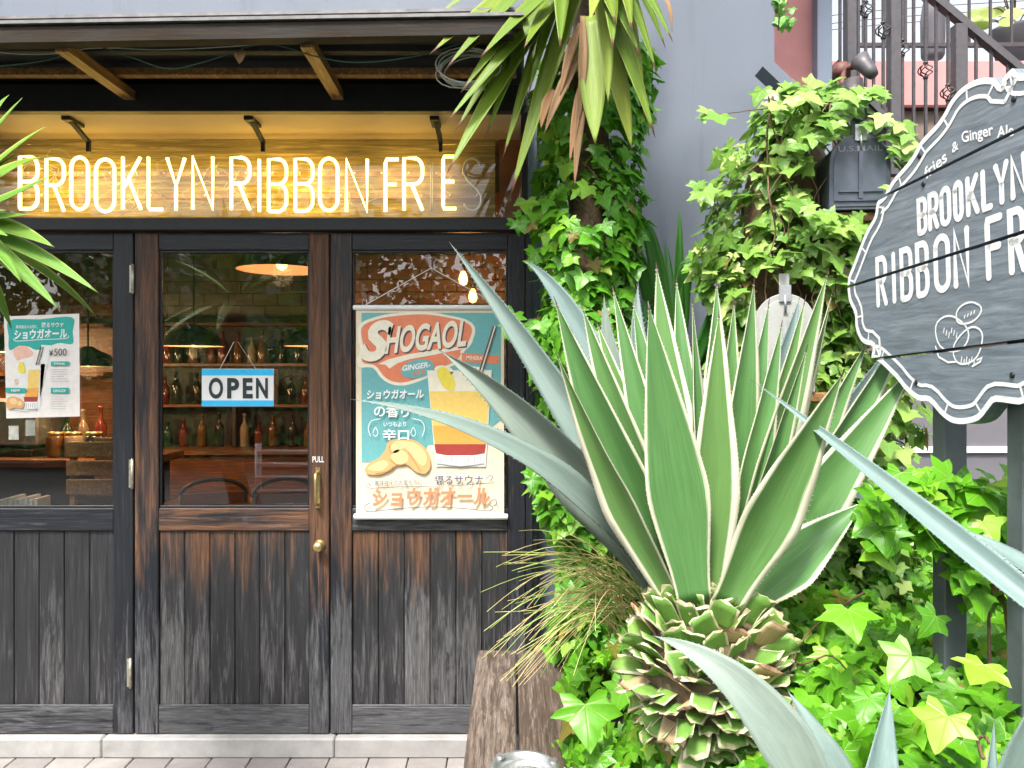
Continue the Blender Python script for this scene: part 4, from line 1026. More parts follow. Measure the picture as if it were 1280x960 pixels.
mb = MB(); mb.lathe([(.001, .0), (.066, 0), (.066, .003), (.001, .004)], (.033, 2.07, .4562), 24); mb.build('ash_bed', plain('grey_ash', (.33, .32, .30), .95, var=.4, nscale=120, bumpy=.6), at)

# =================================================================== PLANTER BED
def hgt(x, y):
    e = smooth(.16, .38, x); f = smooth(.35, .80, x)
    return .40 + .26 * e + .20 * f + .05 * mnoise.noise(Vector((x * 4, y * 4, 0))) - .10 * smooth(2.3, 2.9, y) * (1 - f)
pl = empty('planter', (.95, 2.1, 0), 'dark timber planter bed full of ivy beside the bench', 'planter')
bbox('side_board', (.215, .85, 0), (.245, 3.2, .44), M['planter'], pl, .003)
bbox('front_board', (.246, .85, 0), (1.9, .88, .44), M['planter'], pl, .003)
so_ = MB(); nx, ny = 34, 48
for j in range(ny + 1):
    for i in range(nx + 1):
        x = .248 + i * (1.65 / nx); y = .882 + j * (2.33 / ny); so_.v.append(Vector((x, y, hgt(x, y) - .10)))
for j in range(ny):
    for i in range(nx):
        a = j * (nx + 1) + i; so_.face([a, a + 1, a + nx + 2, a + nx + 1], None, 0, True)
so_.build('soil', M['soil'], pl)

# =================================================================== IVY
def ivy_leaf(seed, m):
    """five lobed leaf about 1 unit long: stalk at the origin, tip towards +y, bent along its middle vein"""
    rd = random.Random(seed)
    def half(sg):
        pts = [(0, 0), (.13, -.17), (.30, -.28), (.52, -.28), (.47, -.11), (.46, .0), (.63, .07), (.80, .20), (.57, .28), (.39, .36), (.31, .49), (.22, .69), (.09, .89), (0, 1.04)]
        k = rd.uniform(.85, 1.12); out = []
        for i, (x, y) in enumerate(pts):
            j = .035 if 0 < i < len(pts) - 1 else 0
            out.append((sg * (x * k + rd.uniform(-j, j)), y + rd.uniform(-j, j)))
        return out
    r_, l_ = half(1), half(-1)
    cup = rd.uniform(-.10, .34); droop = rd.uniform(.0, .45); tw = rd.uniform(-.35, .35); wav = rd.uniform(0, .06); ph = rd.uniform(0, 6)
    def z(x, y): return -cup * abs(x) ** 1.25 - droop * max(0, y) ** 2 + tw * x * y + wav * math.sin(9 * y + 7 * abs(x) + ph)
    mb = MB()
    mids = [(0, .0), (0, .12), (0, .32), (0, .55), (0, .78), (0, 1.0)]
    for x, y in mids: mb.v.append(Vector((x, y, z(x, y) - .02)))
    def near(y): return max(i for i, q in enumerate(mids) if q[1] <= max(y, 0) + .04) if y < 1 else 5
    uvf = lambda i: (mb.v[i].x, mb.v[i].y)
    for pts, sg in ((r_, 1), (l_, -1)):
        ids = []
        for i, (x, y) in enumerate(pts):
            if i == 0: ids.append(0)
            elif i == len(pts) - 1: ids.append(5)
            else: mb.v.append(Vector((x, y, z(x, y)))); ids.append(len(mb.v) - 1)
        cs = [0]
        for i in range(1, len(pts)): cs.append(max(cs[-1], min(5, near(pts[i][1] * .95) if i < len(pts) - 1 else 5)))
        def tri(a, b, c):
            if len({a, b, c}) < 3: return
            f = [a, b, c] if sg > 0 else [a, c, b]
            mb.face(f, [uvf(i) for i in f], 0, True)
        for i in range(len(pts) - 1):
            c0, c1 = cs[i], cs[i + 1]
            tri(ids[i], ids[i + 1], c0)
            for c in range(c0, c1): tri(ids[i + 1], c + 1, c)
    return mb

def leaf_frame(nrm, tipdir):
    n = nrm.normalized(); t = tipdir - n * tipdir.dot(n)
    if t.length < .05: t = n.orthogonal()
    t.normalize(); s = t.cross(n)
    return Matrix((s, t, n)).transposed()

def ivy(name_loc, label, leaves, mat, stems=(), core=None, cap=300):
    """leaves: list of (position, normal, tip direction, size, score); the best scoring ones become parts, the rest one mass"""
    t = empty('ivy_plant', name_loc, label, 'ivy')
    var = [ivy_leaf(100 + i, mat) for i in range(7)]
    meshes = [v.mesh('leaf', mat) for v in var]
    order = sorted(range(len(leaves)), key=lambda i: -leaves[i][4])
    rd = random.Random(len(leaves))
    top = set(order[:cap])
    mass = MB()
    for i, (p, n, td, sz, sc) in enumerate(leaves):
        k = rd.randrange(7); fr_ = leaf_frame(n, td)
        if i in top:
            o = link('leaf', meshes[k], t); o.matrix_local = Matrix.Translation(p - t.location) @ fr_.to_4x4() @ Matrix.Scale(sz, 4)
        else:
            b = len(mass.v); q = fr_ * sz; mass.v += [p + q @ v for v in var[k].v]; mass.tint = rd.random()
            for f, u in zip(var[k].f, var[k].uv): mass.face([b + x for x in f], u, 0, True)
    if mass.f:
        o = mass.build('leaf_mass', mat, t, tint=True); o['kind'] = 'stuff'
    for pts, r in stems:
        pts = [tuple(p) for p in pts]; sm_ = []
        for i in range(len(pts) - 1):
            p0, p1, p2, p3 = (Vector(pts[max(0, min(len(pts) - 1, i + j))]) for j in (-1, 0, 1, 2))
            for q in range(5):
                t_ = q / 5; sm_.append(.5 * ((2 * p1) + (p2 - p0) * t_ + (2 * p0 - 5 * p1 + 4 * p2 - p3) * t_ * t_ + (3 * p1 - p0 - 3 * p2 + p3) * t_ ** 3) + rv(rd, .0012))
        sm_.append(Vector(pts[-1])); pts = sm_
        mb = MB(); mb.tube(pts, [r * (1 - .45 * i / len(pts)) for i in range(len(pts))], 5); o = mb.build('stem', M['stem'], t)
    if core: core.build('stem_core', M['stem'], t)
    return t

CAM = Vector((0, 0, EYE))
def score(p, n, sz):
    d = p - CAM; L = d.length
    return sz / L * max(.05, abs(n.normalized().dot(d / L))) - .0 
def facing(n, td): return n

def rv(r, a): return Vector((r.uniform(-a, a), r.uniform(-a, a), r.uniform(-a, a)))

# ---- ivy over the planter bed
rd = random.Random(21); lv = []
for i in range(4600):
    x = rd.uniform(.19, 1.75); y = rd.uniform(.95, 3.15)
    if rd.random() > (1.0 if y < 2.3 else .55): continue
    px = 640 + x / y * FPX
    if px > 1420: continue
    z = hgt(x, y); dep = rd.random() ** 1.6
    lobe = mnoise.noise(Vector((x * 3.1, y * 3.1, 4)))
    z += .05 * lobe + .05 - .13 * dep
    n = Vector((-.25, -.65, .95)) + rv(rd, .95)
    if x < .42: n += Vector((-.8, -.2, 0))
    td = Vector((-.15, -.8, -.75)) + rv(rd, .8)
    sz = rd.uniform(.030, .068) * (1.1 if y < 1.7 else 1.0)
    p = Vector((x - (.06 * rd.random() if x < .3 else 0), y, z))
    lv.append((p, n, td, sz, score(p, n, sz) - .5 * dep * dep * .02))
for i in range(90):                                      # hanging over the edge beside the bench
    y = rd.uniform(1.7, 3.0); z = rd.uniform(.30, .62); x = .215 - .03 * rd.random() - .03 * math.sin(y * 9)
    p = Vector((x, y, z)); n = Vector((-1, -.6, .4)) + rv(rd, .5); sz = rd.uniform(.05, .09)
    lv.append((p, n, Vector((-.2, -.2, -1)) + rv(rd, .4), sz, score(p, n, sz)))
for (px, py, Y, sz) in ((712, 900, 1.95, .115), (1120, 840, 1.32, .065), (1165, 915, 1.24, .065), (1065, 890, 1.35, .055), (760, 880, 2.05, .08), (1210, 850, 1.32, .06), (700, 760, 2.35, .07), (1040, 780, 1.6, .08), (1150, 790, 1.45, .055)):
    p = P(px + 20, py - 20, Y); n = Vector((-.2, -.8, .75)) + rv(rd, .45); lv.append((p, n, Vector((-.4, -.3, -.55)) + rv(rd, .5), sz, 9))
ivy((.8, 1.8, .5), 'lime green ivy carpeting the planter bed around the agaves', lv, M['ivy_lime'],
    [([P(960, 800, 1.9), P(1000, 830, 1.75), P(1040, 820, 1.7), P(1080, 870, 1.6)], .003), ([P(1080, 740, 1.9), P(1010, 790, 1.8), P(985, 850, 1.7)], .003), ([P(1230, 950, 1.25), P(1222, 925, 1.26), P(1232, 921, 1.25), P(1236, 930, 1.24)], .0035)])

# ---- ivy wrapping the yucca trunk
TX, TY = .295, 2.80
def trunk_x(z): return TX + .02 * math.sin(z * 2.2)
lv = []; rd = random.Random(5)
for i in range(2500):
    z = rd.uniform(.55, 2.72); a = rd.uniform(-math.pi, math.pi)
    if rd.random() < .35: a = -math.pi / 2 + rd.uniform(-1.5, 1.5)
    wd = .215 + .03 * math.sin(z * 5.1 + 1) + .02 * math.sin(z * 13)
    if z > 2.2: wd *= .85
    if z < .95: wd *= .8
    lump = mnoise.noise(Vector((math.cos(a) * 1.4, math.sin(a) * 1.4, z * 3.2)))
    r_ = wd * (1 + .32 * lump) - .09 * rd.random() ** 1.5
    if z > 2.05 and abs(a + math.pi / 2) < .5 and rd.random() < .8: continue     # bare bark shows
    o_ = Vector((math.cos(a), math.sin(a), 0))
    p = Vector((trunk_x(z), TY, z)) + o_ * r_; 
    n = o_ + Vector((0, -.15, .55)) + rv(rd, .7); td = Vector((0, 0, -1)) + o_ * .35 + rv(rd, .6)
    sz = rd.uniform(.034, .068); lv.append((p, n, td, sz, score(p, n, sz) if a < 0 else -1))
for (px, py) in ((645, 268), (655, 275), (663, 318), (668, 402), (676, 425), (690, 440), (700, 355), (668, 590), (676, 640), (705, 620), (650, 400), (640, 405), (690, 590), (715, 660), (720, 690), (735, 640), (668, 260), (800, 330), (795, 280)):
    for k in range(3):
        p = P(px + rd.uniform(-10, 10), py + rd.uniform(-10, 10), 2.72 + rd.uniform(-.06, .06)); n = Vector((rd.uniform(-.5, .5), -1, .5)); lv.append((p, n, Vector((rd.uniform(-.6, .4), -.2, -1)), rd.uniform(.04, .065), .04))
ivy((TX, TY, .5), 'green ivy climbing around the yucca trunk beside the shop front', lv, M['ivy'],
    [([Vector((trunk_x(z / 10) + .10 * math.sin(z * .9 + ph), TY - .10 + .02 * math.cos(z), z / 10)) for z in range(5, 24)], .0045) for ph in (0, 1.7, 3.1)])

# ---- ivy heaped over the mailbox stand
def heap_w(z): return .275 - .08 * smooth(2.25, 2.62, z) - .04 * smooth(1.7, 1.2, z) + .035 * math.sin(z * 7) + .03 * math.sin(z * 17 + 1)
HX, HYY = .93, 2.62
lv = []; rd = random.Random(9)
for i in range(4300):
    z = rd.uniform(.75, 2.50); a = rd.uniform(-math.pi, math.pi)
    if rd.random() < .45: a = -math.pi / 2 + rd.uniform(-1.6, 1.6)
    lump = mnoise.noise(Vector((math.cos(a) * 1.6, math.sin(a) * 1.6, z * 2.6 + 9)))
    r_ = heap_w(z) * (1 + .42 * lump) - .12 * rd.random() ** 1.4
    o_ = Vector((math.cos(a), math.sin(a) * .85, 0)); cx = HX + .09 * smooth(1.5, 2.3, z) - .02
    if i % 4 == 0: z = rd.uniform(.7, 1.75); cx = 1.12; r_ *= .85
    p = Vector((cx, HYY, z)) + o_ * r_
    if p.y > 3.2: continue
    # keep the two mailbox fronts and the left mailbox clear
    pxx = 640 + p.x / p.y * FPX; pyy = HY - (p.z - EYE) / p.y * FPX
    if p.y < 2.66 and 1020 < pxx < 1124 and 146 < pyy < 266: continue
    if p.y < 2.6 and 948 < pxx < 1008 and 345 < pyy < 485: continue
    n = o_ + Vector((0, -.2, .85)) + rv(rd, .85); td = o_ * .7 + Vector((0, -.2, -.75)) + rv(rd, .8)
    sz = rd.uniform(.030, .068); lv.append((p, n, td, sz, score(p, n, sz) if a < 0 else -1))
for (px, py, k_) in ((1098, 148, 4), (1122, 160, 6), (1126, 185, 4), (1122, 232, 4), (1090, 112, 8), (1060, 122, 9), (1034, 160, 5), (1050, 148, 4), (893, 143, 2), (905, 145, 1), (868, 232, 2), (880, 236, 1), (1010, 120, 6), (985, 130, 6), (1030, 275, 8), (1060, 290, 8), (1000, 250, 5), (1090, 280, 5)):
    for k in range(k_):
        p = P(px + rd.uniform(-12, 12), py + rd.uniform(-9, 9), 2.36 + rd.uniform(-.08, .08)); n = Vector((rd.uniform(-.5, .5), -.9, .9)); lv.append((p, n, Vector((rd.uniform(-.6, .4), -.4, -.7)), rd.uniform(.04, .07), .05))
core = MB(); core.lathe([(.001, .6), (.14, .6), (.16, 1.2), (.17, 1.8), (.16, 2.2), (.08, 2.36), (.001, 2.37)], (HX + .04, HYY + .05, 0), 12)
ivy((HX, HYY, .5), 'pale green ivy heaped over the mailbox stand beside the painted sign', lv, M['ivy_pale'],
    [([P(960 + 14 * ph + rd.uniform(-16, 16), 120 + 42 * k, 2.42 + rd.uniform(-.05, .03)) for k in range(8)], rd.uniform(.002, .004)) for ph in (0, 1.1, 2.3, 3.7, 5.0, 6.2)] + [([P(960, 135, 2.5), P(925, 140, 2.42), P(895, 143, 2.36)], .002), ([P(955, 200, 2.5), P(920, 225, 2.42), P(890, 238, 2.38), P(866, 233, 2.36)], .002)], core)

# ---- ivy climbing the sign post nearest the camera
lv = []; rd = random.Random(15)
for i in range(210):
    f = rd.random(); px = rd.uniform(1085, 1300) if f < .75 else rd.uniform(1180, 1300); py = 590 + abs(px - 1215) * .12 + rd.uniform(0, 150) * (1 if px > 1190 else .45) + rd.uniform(-12, 12)
    Y = 1.60 + rd.uniform(-.06, .10); p = P(px, py, Y); n = Vector((-.25, -.75, .8)) + rv(rd, .8); sz = rd.uniform(.035, .07)
    lv.append((p, n, Vector((-.3, -.3, -.7)) + rv(rd, .7), sz, 1))
ivy((.9, 1.5, .8), 'bright lime ivy reaching up in front of the sign posts at the right edge', lv, M['ivy_lime'],
    [([P(1240 + 30 * k, 900, 1.58), P(1235 + 22 * k, 760, 1.59), P(1225 + 14 * k, 700, 1.60), P(1215 + 10 * k, 665, 1.62)], .004) for k in (0, 1, 2)])

# =================================================================== AGAVES
rd = random.Random(33)
AY = 1.80
va = empty('variegated_agave', P(885, 930, AY), 'large agave with cream edged green leaves on a stump of cut leaf bases', 'agave')
VC = P(884, 760, AY)                                        # heart of the rosette
def var_leaf(tip, base, wpx, dY_tip, dY_base, mid=None, face=(0, -1, .15), fold=.32, tw=0.0, dYm=None, seed=0, rip=.02):
    Yt, Yb = AY + dY_tip, AY + dY_base
    t = P(*tip, Yt); b = P(*base, Yb)
    m = P(*mid, (Yt + Yb) / 2 + (dYm or 0)).lerp((t + b) / 2, .72)
    # quadratic Bezier through the middle point
    ctrl = 2 * m - (t + b) / 2
    mb = MB(); blade(mb, [b, ctrl, t], .83 * wpx / FPX * ((Yt + Yb) / 2), face, prof_agave, fold, .16, 22, 8, rd.uniform(-.25, .25), .0030, 0, rd.uniform(.01, .05), seed)
    o = recentred(mb, 'leaf', M['agave_var'], va); return o
V = [ # tip, base, width px, tip depth, base depth, mid point, facing
 ((745, 400), (856, 742), 60, .22, .09, (795, 560), (-.2, -1, .1), .4),
 ((790, 372), (862, 742), 60, .24, .09, (825, 560), (-.1, -1, .1), .4),
 ((845, 345), (874, 742), 60, .26, .09, (858, 540), (0, -1, .1), .4),
 ((918, 372), (892, 742), 62, .25, .09, (908, 560), (.15, -1, .1), .4),
 ((962, 372), (902, 742), 60, .24, .09, (935, 560), (.25, -1, .1), .4),
 ((1008, 368), (912, 742), 58, .25, .09, (962, 560), (.35, -1, .1), .4),
 ((1088, 420), (926, 745), 64, .18, .08, (1010, 580), (.4, -1, .25), .4),
 ((712, 408), (850, 745), 58, .10, .05, (775, 575), (-.35, -1, .1), .45),
 ((820, 328), (866, 745), 74, .17, .06, (838, 520), (-.1, -1, .1), .35),
 ((765, 356), (858, 745), 56, .16, .05, (803, 530), (-.35, -1, .1), .5),
 ((865, 370), (876, 745), 44, .10, .06, (868, 540), (.9, -1, .1), .6),
 ((896, 348), (884, 745), 68, .20, .06, (896, 530), (.2, -1, .1), .4),
 ((943, 348), (898, 745), 76, .14, .05, (930, 520), (.3, -1, .1), .35),
 ((726, 378), (852, 745), 66, .06, .03, (776, 548), (-.5, -1, .1), .5),
 ((978, 400), (905, 745), 58, .10, .04, (950, 560), (.45, -1, .1), .45),
 ((1036, 336), (910, 745), 70, .14, .05, (985, 520), (.5, -1, .15), .4),
 ((1042, 360), (918, 745), 50, .22, .07, (998, 540), (.8, -1, .15), .5),
 ((1148, 384), (930, 745), 60, .12, .05, (1055, 560), (.6, -1, .35), .45),
 ((692, 370), (848, 750), 86, -.02, .00, (755, 553), (-.5, -1, .15), .55),
 ((1146, 453), (935, 750), 84, .03, .02, (1045, 592), (.35, -1, .45), .32),
 ((810, 376), (868, 755), 94, -.10, -.06, (836, 560), (-.05, -1, .1), .30),
 ((899, 386), (886, 755), 76, -.06, -.045, (893, 560), (.1, -1, .1), .35),
 ((694, 438), (846, 755), 66, -.06, -.01, (752, 600), (-.9, -1, .1), .5),
 ((1056, 462), (905, 757), 96, -.16, -.075, (985, 592), (.2, -1, .25), .30),
 ((1082, 626), (930, 757), 84, -.02, -.01, (1010, 682), (.1, -1, .8), .35),
 ((1010, 430), (912, 748), 54, .04, .02, (965, 590), (.7, -1, .2), .5),
]
for k, (tip, base, wpx, dt, db, mid, face, fold) in enumerate(V):
    var_leaf(tip, base, wpx, dt, db, mid, face, fold, seed=k)
# stump: cut leaf bases in a spiral
SC = P(886, 835, AY); RX, RZ = .172, .165
cm = MB(); cm.lathe([(.001, -RZ * 1.12), (RX * .55, -RZ * .95), (RX * .86, -RZ * .4), (RX * .90, 0), (RX * .72, RZ * .55), (RX * .4, RZ * .95), (.001, RZ * 1.05)], SC, 20); cm.build('stump', M['straw_core'], va)
def prof_stub(t): return 1.0 - .12 * t
ns_ = 250
for k in range(ns_):
    f = (k + .5) / ns_; zz = 1 - 2 * f * .97                      # from top to bottom
    a = k * 2.39996 + .3
    rr = math.sqrt(max(0, 1 - zz * zz)); 
    o_ = Vector((math.cos(a) * rr, math.sin(a) * rr, zz))
    base = SC + Vector((o_.x * RX * .80, o_.y * RX * .80, o_.z * RZ * .92))
    lift = .95 if zz > .45 else (.45 if zz > 0 else (-.05 if zz > -.45 else -.45))
    hdir = Vector((math.cos(a), math.sin(a), 0))
    d = (hdir * (.42 + .5 * rr) + Vector((0, 0, lift * 1.15)) + rv(rd, .26)).normalized()
    L = rd.uniform(.045, .090); 
    nrm = (Vector((0, 0, 1)) * .8 + hdir * (-.2 if zz < .2 else -.6) + rv(rd, .2))
    if zz < -.1: nrm = hdir * .9 + Vector((0, 0, .6)) + rv(rd, .2)
    elif zz < .3: nrm = hdir * .35 + Vector((0, 0, 1)) + rv(rd, .2)
    else: nrm = hdir * .75 + Vector((0, 0, .35)) + rv(rd, .2)
    mb = MB(); e = base + d * L
    blade(mb, [base, base + d * L * .5 + Vector((0, 0, .004)), e], rd.uniform(.048, .074), nrm, prof_stub, rd.uniform(-.25, .2), .22, 4, 4, rd.uniform(-.2, .2), seed=k)
    for q in mb.v[-10:]: q += d * rd.uniform(-.007, .007) + rv(rd, .0025)
    dry = rd.random() < (.07 if zz > 0 else .16)
    recentred(mb, 'leaf_stub', M['agave_stub_dry'] if dry else M['agave_stub'], va)

def blue_leaf(parent, pts, wpx, face, fold=.35, tw=0.0, seed=0, teeth=.006, rip=.03, thick=.16):
    wpx *= .86; c = [P(*q) for q in pts]; Ym = sum(q[2] for q in pts) / len(pts)
    if len(c) == 3: c = [c[0], 2 * c[1] - (c[0] + c[2]) / 2, c[2]]
    mb = MB(); blade(mb, c, wpx / FPX * Ym, face, prof_agave, fold, thick, 26, 8, tw, teeth, 0, rip, seed)
    recentred(mb, 'leaf', M['agave_blue'], parent)
ba = empty('blue_agave', P(880, 760, 2.1), 'blue green agave behind the variegated one, leaves reaching left across the poster', 'agave')
B = [ # base, mid, tip  (px, py, Y)
 ([(822, 745, 2.02), (668, 582, 1.86), (438, 499, 1.80)], 56, (-.15, -.75, 1), .55, 0),
 ([(830, 735, 2.06), (694, 560, 2.0), (548, 437, 2.02)], 78, (-.65, -1, .25), .75, 0),
 ([(840, 720, 2.12), (692, 480, 2.26), (561, 302, 2.34)], 50, (-.6, -1, .3), .5, 0),
 ([(850, 720, 2.12), (780, 520, 2.16), (755, 368, 2.2)], 54, (-.2, -1, .1), .4, 0),
 ([(860, 720, 2.14), (806, 500, 2.22), (798, 353, 2.3)], 52, (.2, -1, .1), .4, 0),
 ([(900, 720, 2.12), (960, 520, 2.15), (1000, 370, 2.2)], 56, (.2, -1, .1), .4, 0),
 ([(925, 735, 2.12), (1020, 590, 2.20), (1112, 430, 2.26)], 100, (.3, -1, .3), .4, 0),
 ([(930, 745, 2.02), (1030, 625, 1.98), (1128, 655, 1.95)], 54, (.1, -.5, 1), .3, 0),
 ([(850, 700, 2.2), (735, 430, 2.36), (655, 326, 2.42)], 46, (-.3, -1, .3), .4, 0),
]
for k, (pts, wpx, face, fold, tw) in enumerate(B): blue_leaf(ba, pts, wpx, face, fold, tw, 50 + k)
cm = MB(); q = P(878, 775, 2.1); cm.lathe([(.001, -.14), (.07, -.12), (.09, 0), (.06, .10), (.001, .12)], q, 14); cm.build('heart', M['agave_blue'], ba)
fa = empty('glaucous_agave', P(1230, 1060, 1.12), 'pale blue agave in the right foreground with broad toothed leaves', 'agave')
Fv = [
 ([(1052, 1085, 1.14), (950, 885, 1.17), (814, 794, 1.26)], 78, (-.35, -1, .75), .30, 0),
 ([(1090, 1060, 1.18), (1027, 940, 1.22), (984, 862, 1.28)], 56, (.6, -1, .3), .5, 0),
 ([(1085, 1100, 1.10), (1097, 985, 1.13), (1113, 856, 1.18)], 66, (-.1, -1, .2), .5, 0),
 ([(1225, 1080, 1.08), (1234, 990, 1.10), (1243, 900, 1.14)], 34, (.3, -1, .2), .5, 0),
 ([(1262, 1080, 1.08), (1278, 960, 1.06), (1325, 830, 1.05)], 84, (-.2, -1, .2), .35, 0),
 ([(1440, 830, 1.30), (1290, 715, 1.42), (1180, 655, 1.52)], 54, (-.1, -.4, 1), .35, 0),
]
for k, (pts, wpx, face, fold, tw) in enumerate(Fv): blue_leaf(fa, pts, wpx, face, fold, tw, 70 + k, teeth=.0026)
# the long arching leaf that passes behind a variegated one
mb = MB(); blade(mb, [P(1500, 930, 1.10), P(1330, 775, 1.20), P(1150, 640, 1.36), P(1050, 555, 1.72), P(938, 474, 1.76)], 32 / FPX * 1.4, (-.75, -.35, .8), prof_agave, .6, .3, 34, 8, 0, .003, 0, .03, 90); recentred(mb, 'leaf', M['agave_blue'], fa)
cm = MB(); q = P(1230, 1090, 1.12); cm.lathe([(.001, -.16), (.09, -.12), (.11, 0), (.08, .08), (.001, .10)], q, 14); cm.build('heart', M['agave_blue'], fa)

# =================================================================== YUCCAS
def yucca_leaf(parent, c, w_, face, mat, seed, fold=.3, rip=.0, n=14, prof=prof_yucca):
    mb = MB(); blade(mb, c, w_, face, prof, fold, .05, n, 4, 0, 0, 0, rip, seed); return recentred(mb, 'leaf', mat, parent)
rd = random.Random(3)
yt = empty('yucca_tree', (TX, TY, .4), 'yucca tree with drooping yellow green leaves and ivy clad trunk beside the shop', 'tree')
mb = MB(); mb.tube([Vector((trunk_x(z / 10), TY, z / 10)) for z in range(4, 30)], [.075 + .01 * math.sin(z * 1.7) for z in range(4, 30)], 14); mb.build('trunk', M['bark'], yt)
CR = P(728, -70, 2.7)
def yl(tip, w_, Yt, mat='yucca', base=None, face=(0, -1, .3), mid=None, prof=prof_yucca):
    b = base or (CR + Vector((rd.uniform(-.07, .07), rd.uniform(-.12, .05), rd.uniform(-.12, .08))))
    t = P(*tip, Yt)
    m = P(*mid, (Yt + b.y) / 2) if mid else (b + t) / 2 + Vector((-.01 if tip[0] < 720 else .01, -.03, .02))
    yucca_leaf(yt, [b, m, t], w_, face, M[mat], rd.randrange(999), prof=prof)
for (tip, w_, Yt) in (((537, 68), .075, 2.35), ((557, 86), .07, 2.32), ((600, 72), .075, 2.28), ((576, 116), .07, 2.36), ((556, 156), .06, 2.34), ((567, 168), .06, 2.40), ((558, 218), .085, 2.32), ((606, 174), .06, 2.42), ((638, 246), .085, 2.45), ((585, 40), .075, 2.4), ((618, 120), .06, 2.5), ((640, 165), .055, 2.55),
                      ((545, 20), .07, 2.5), ((660, 120), .06, 2.45), ((655, 60), .07, 2.3), ((575, 70), .06, 2.45), ((628, 200), .06, 2.48)):
    yl(tip, w_ * .78, Yt, face=(-.25, -1, .35))
for (tip, w_, Yt) in (((821, 92), .06, 2.40), ((819, 172), .085, 2.38), ((808, 158), .06, 2.46), ((841, 52), .05, 2.35), ((832, 60), .05, 2.5), ((800, 70), .07, 2.35), ((790, 40), .08, 2.3), ((700, 60), .08, 2.25), ((770, 30), .08, 2.3)):
    yl(tip, w_ * .78, Yt, face=(.3, -1, .3))
def prof_blunt(t): return .50 + .50 * smooth(0, .6, t) - .18 * smooth(.7, .95, t) - .45 * smooth(.95, 1, t)
yl((744, 180), .092, 2.42, 'yucca_broad', P(738, 20, 2.5), (-.25, -1, .1), (742, 100))
yl((790, 186), .078, 2.46, 'yucca_broad', P(748, 10, 2.5), (.45, -1, .1), (770, 100))
yl((737, 26), .062, 2.25, 'yucca_broad', None, (0, -1, .2)); yl((766, 60), .06, 2.28, 'yucca', None, (.1, -1, .2))
yl((760, 130), .05, 2.36, 'yucca_broad', P(748, -20, 2.5), (.3, -1, .1))
for (tip, w_, b) in (((718, 236), .035, (735, 60)), ((680, 168), .035, (730, 60)), ((724, 152), .03, (728, 20)), ((764, 74), .02, (756, 0)), ((676, 162), .03, (692, 112)), ((712, 205), .03, (732, 90)), ((752, 88), .02, (754, 40)), ((840, 40), .015, (826, -10)), ((700, 120), .03, (726, 30))):
    yl(tip, w_, 2.46, 'yucca_dead', P(*b, 2.5), (.1, -1, .1))
for k in range(26):                                          # crown above the frame
    a = rd.uniform(0, 6.283); el = rd.uniform(.1, 1.3); L = rd.uniform(.45, .65); d = Vector((math.cos(a) * math.cos(el), math.sin(a) * math.cos(el), math.sin(el)))
    b = CR + Vector((0, 0, .06)); yucca_leaf(yt, [b, b + d * L * .5 + Vector((0, 0, .05)), b + d * L + Vector((0, 0, -.06))], .07, Vector((0, 0, 1)) - d * .3, M['yucca'], k)

yl2 = empty('yucca_tree', (-1.52, 2.05, 0), 'fresh green yucca leaning into the picture at the left edge', 'tree')
C2 = Vector((-1.52, 2.05, 1.95))
mb = MB(); mb.tube([Vector((-1.52 + .03 * math.sin(z), 2.05, z / 10)) for z in range(0, 20)], [.06] * 20, 12); mb.build('trunk', M['bark'], yl2)
for (tip, Yt, w_, sag) in (((28, 122), 1.95, .055, .05), ((57, 158), 1.9, .06, .04), ((22, 192), 1.95, .045, .03), ((66, 218), 1.85, .06, -.02), ((34, 268), 1.9, .05, 0), ((68, 309), 1.88, .075, .05), ((16, 326), 1.9, .05, .03), ((123, 366), 1.85, .06, .06), ((73, 386), 1.82, .065, .06), ((10, 295), 1.7, .05, .02), ((8, 262), 1.8, .04, 0)):
    t = P(*tip, Yt); yucca_leaf(yl2, [C2, (C2 + t) / 2 + Vector((0, 0, sag)), t], w_ * .72, (-.1, -1, .8), M['yucca_fresh'], rd.randrange(999))
for k in range(60):
    a = rd.uniform(0, 6.283); el = rd.uniform(-.5, 1.4); L = rd.uniform(.40, .62); d = Vector((math.cos(a) * math.cos(el), math.sin(a) * math.cos(el), math.sin(el)))
    if d.x > .25 and d.y > -.6: continue
    yucca_leaf(yl2, [C2, C2 + d * L * .55 + Vector((0, 0, .05)), C2 + d * L + Vector((0, 0, -.05))], .055, Vector((0, 0, 1)) - d * .3, M['yucca_fresh'], k)

# strap leaved plant against the wall
sp_ = empty('strap_plant', P(838, 480, 2.9), 'upright strap leaved green plant in front of the grey wall', 'plant')
for (tip, mid, w_, Yt, face) in (((850, 262), (847, 370), .045, 2.95, (.3, -1, 0)), ((798, 268), (822, 340), .06, 2.85, (-.2, -1, .3)), ((792, 300), (815, 380), .06, 2.8, (-.2, -1, .3)), ((884, 372), (856, 340), .06, 2.8, (.2, -.8, .8)), ((806, 410), (815, 390), .05, 2.75, (-.2, -1, .3)), ((920, 350), (890, 400), .06, 2.8, (.3, -1, .4)), ((935, 300), (890, 400), .05, 2.85, (.3, -1, .4)), ((832, 300), (838, 400), .05, 2.95, (0, -1, .1))):
    b = P(845 + rd.uniform(-8, 8), 520, 2.88); t = P(*tip, Yt); m = P(*mid, 2.86); yucca_leaf(sp_, [b, 2 * m - (b + t) / 2, t], w_, face, M['strap'], rd.randrange(99), prof=prof_strap)
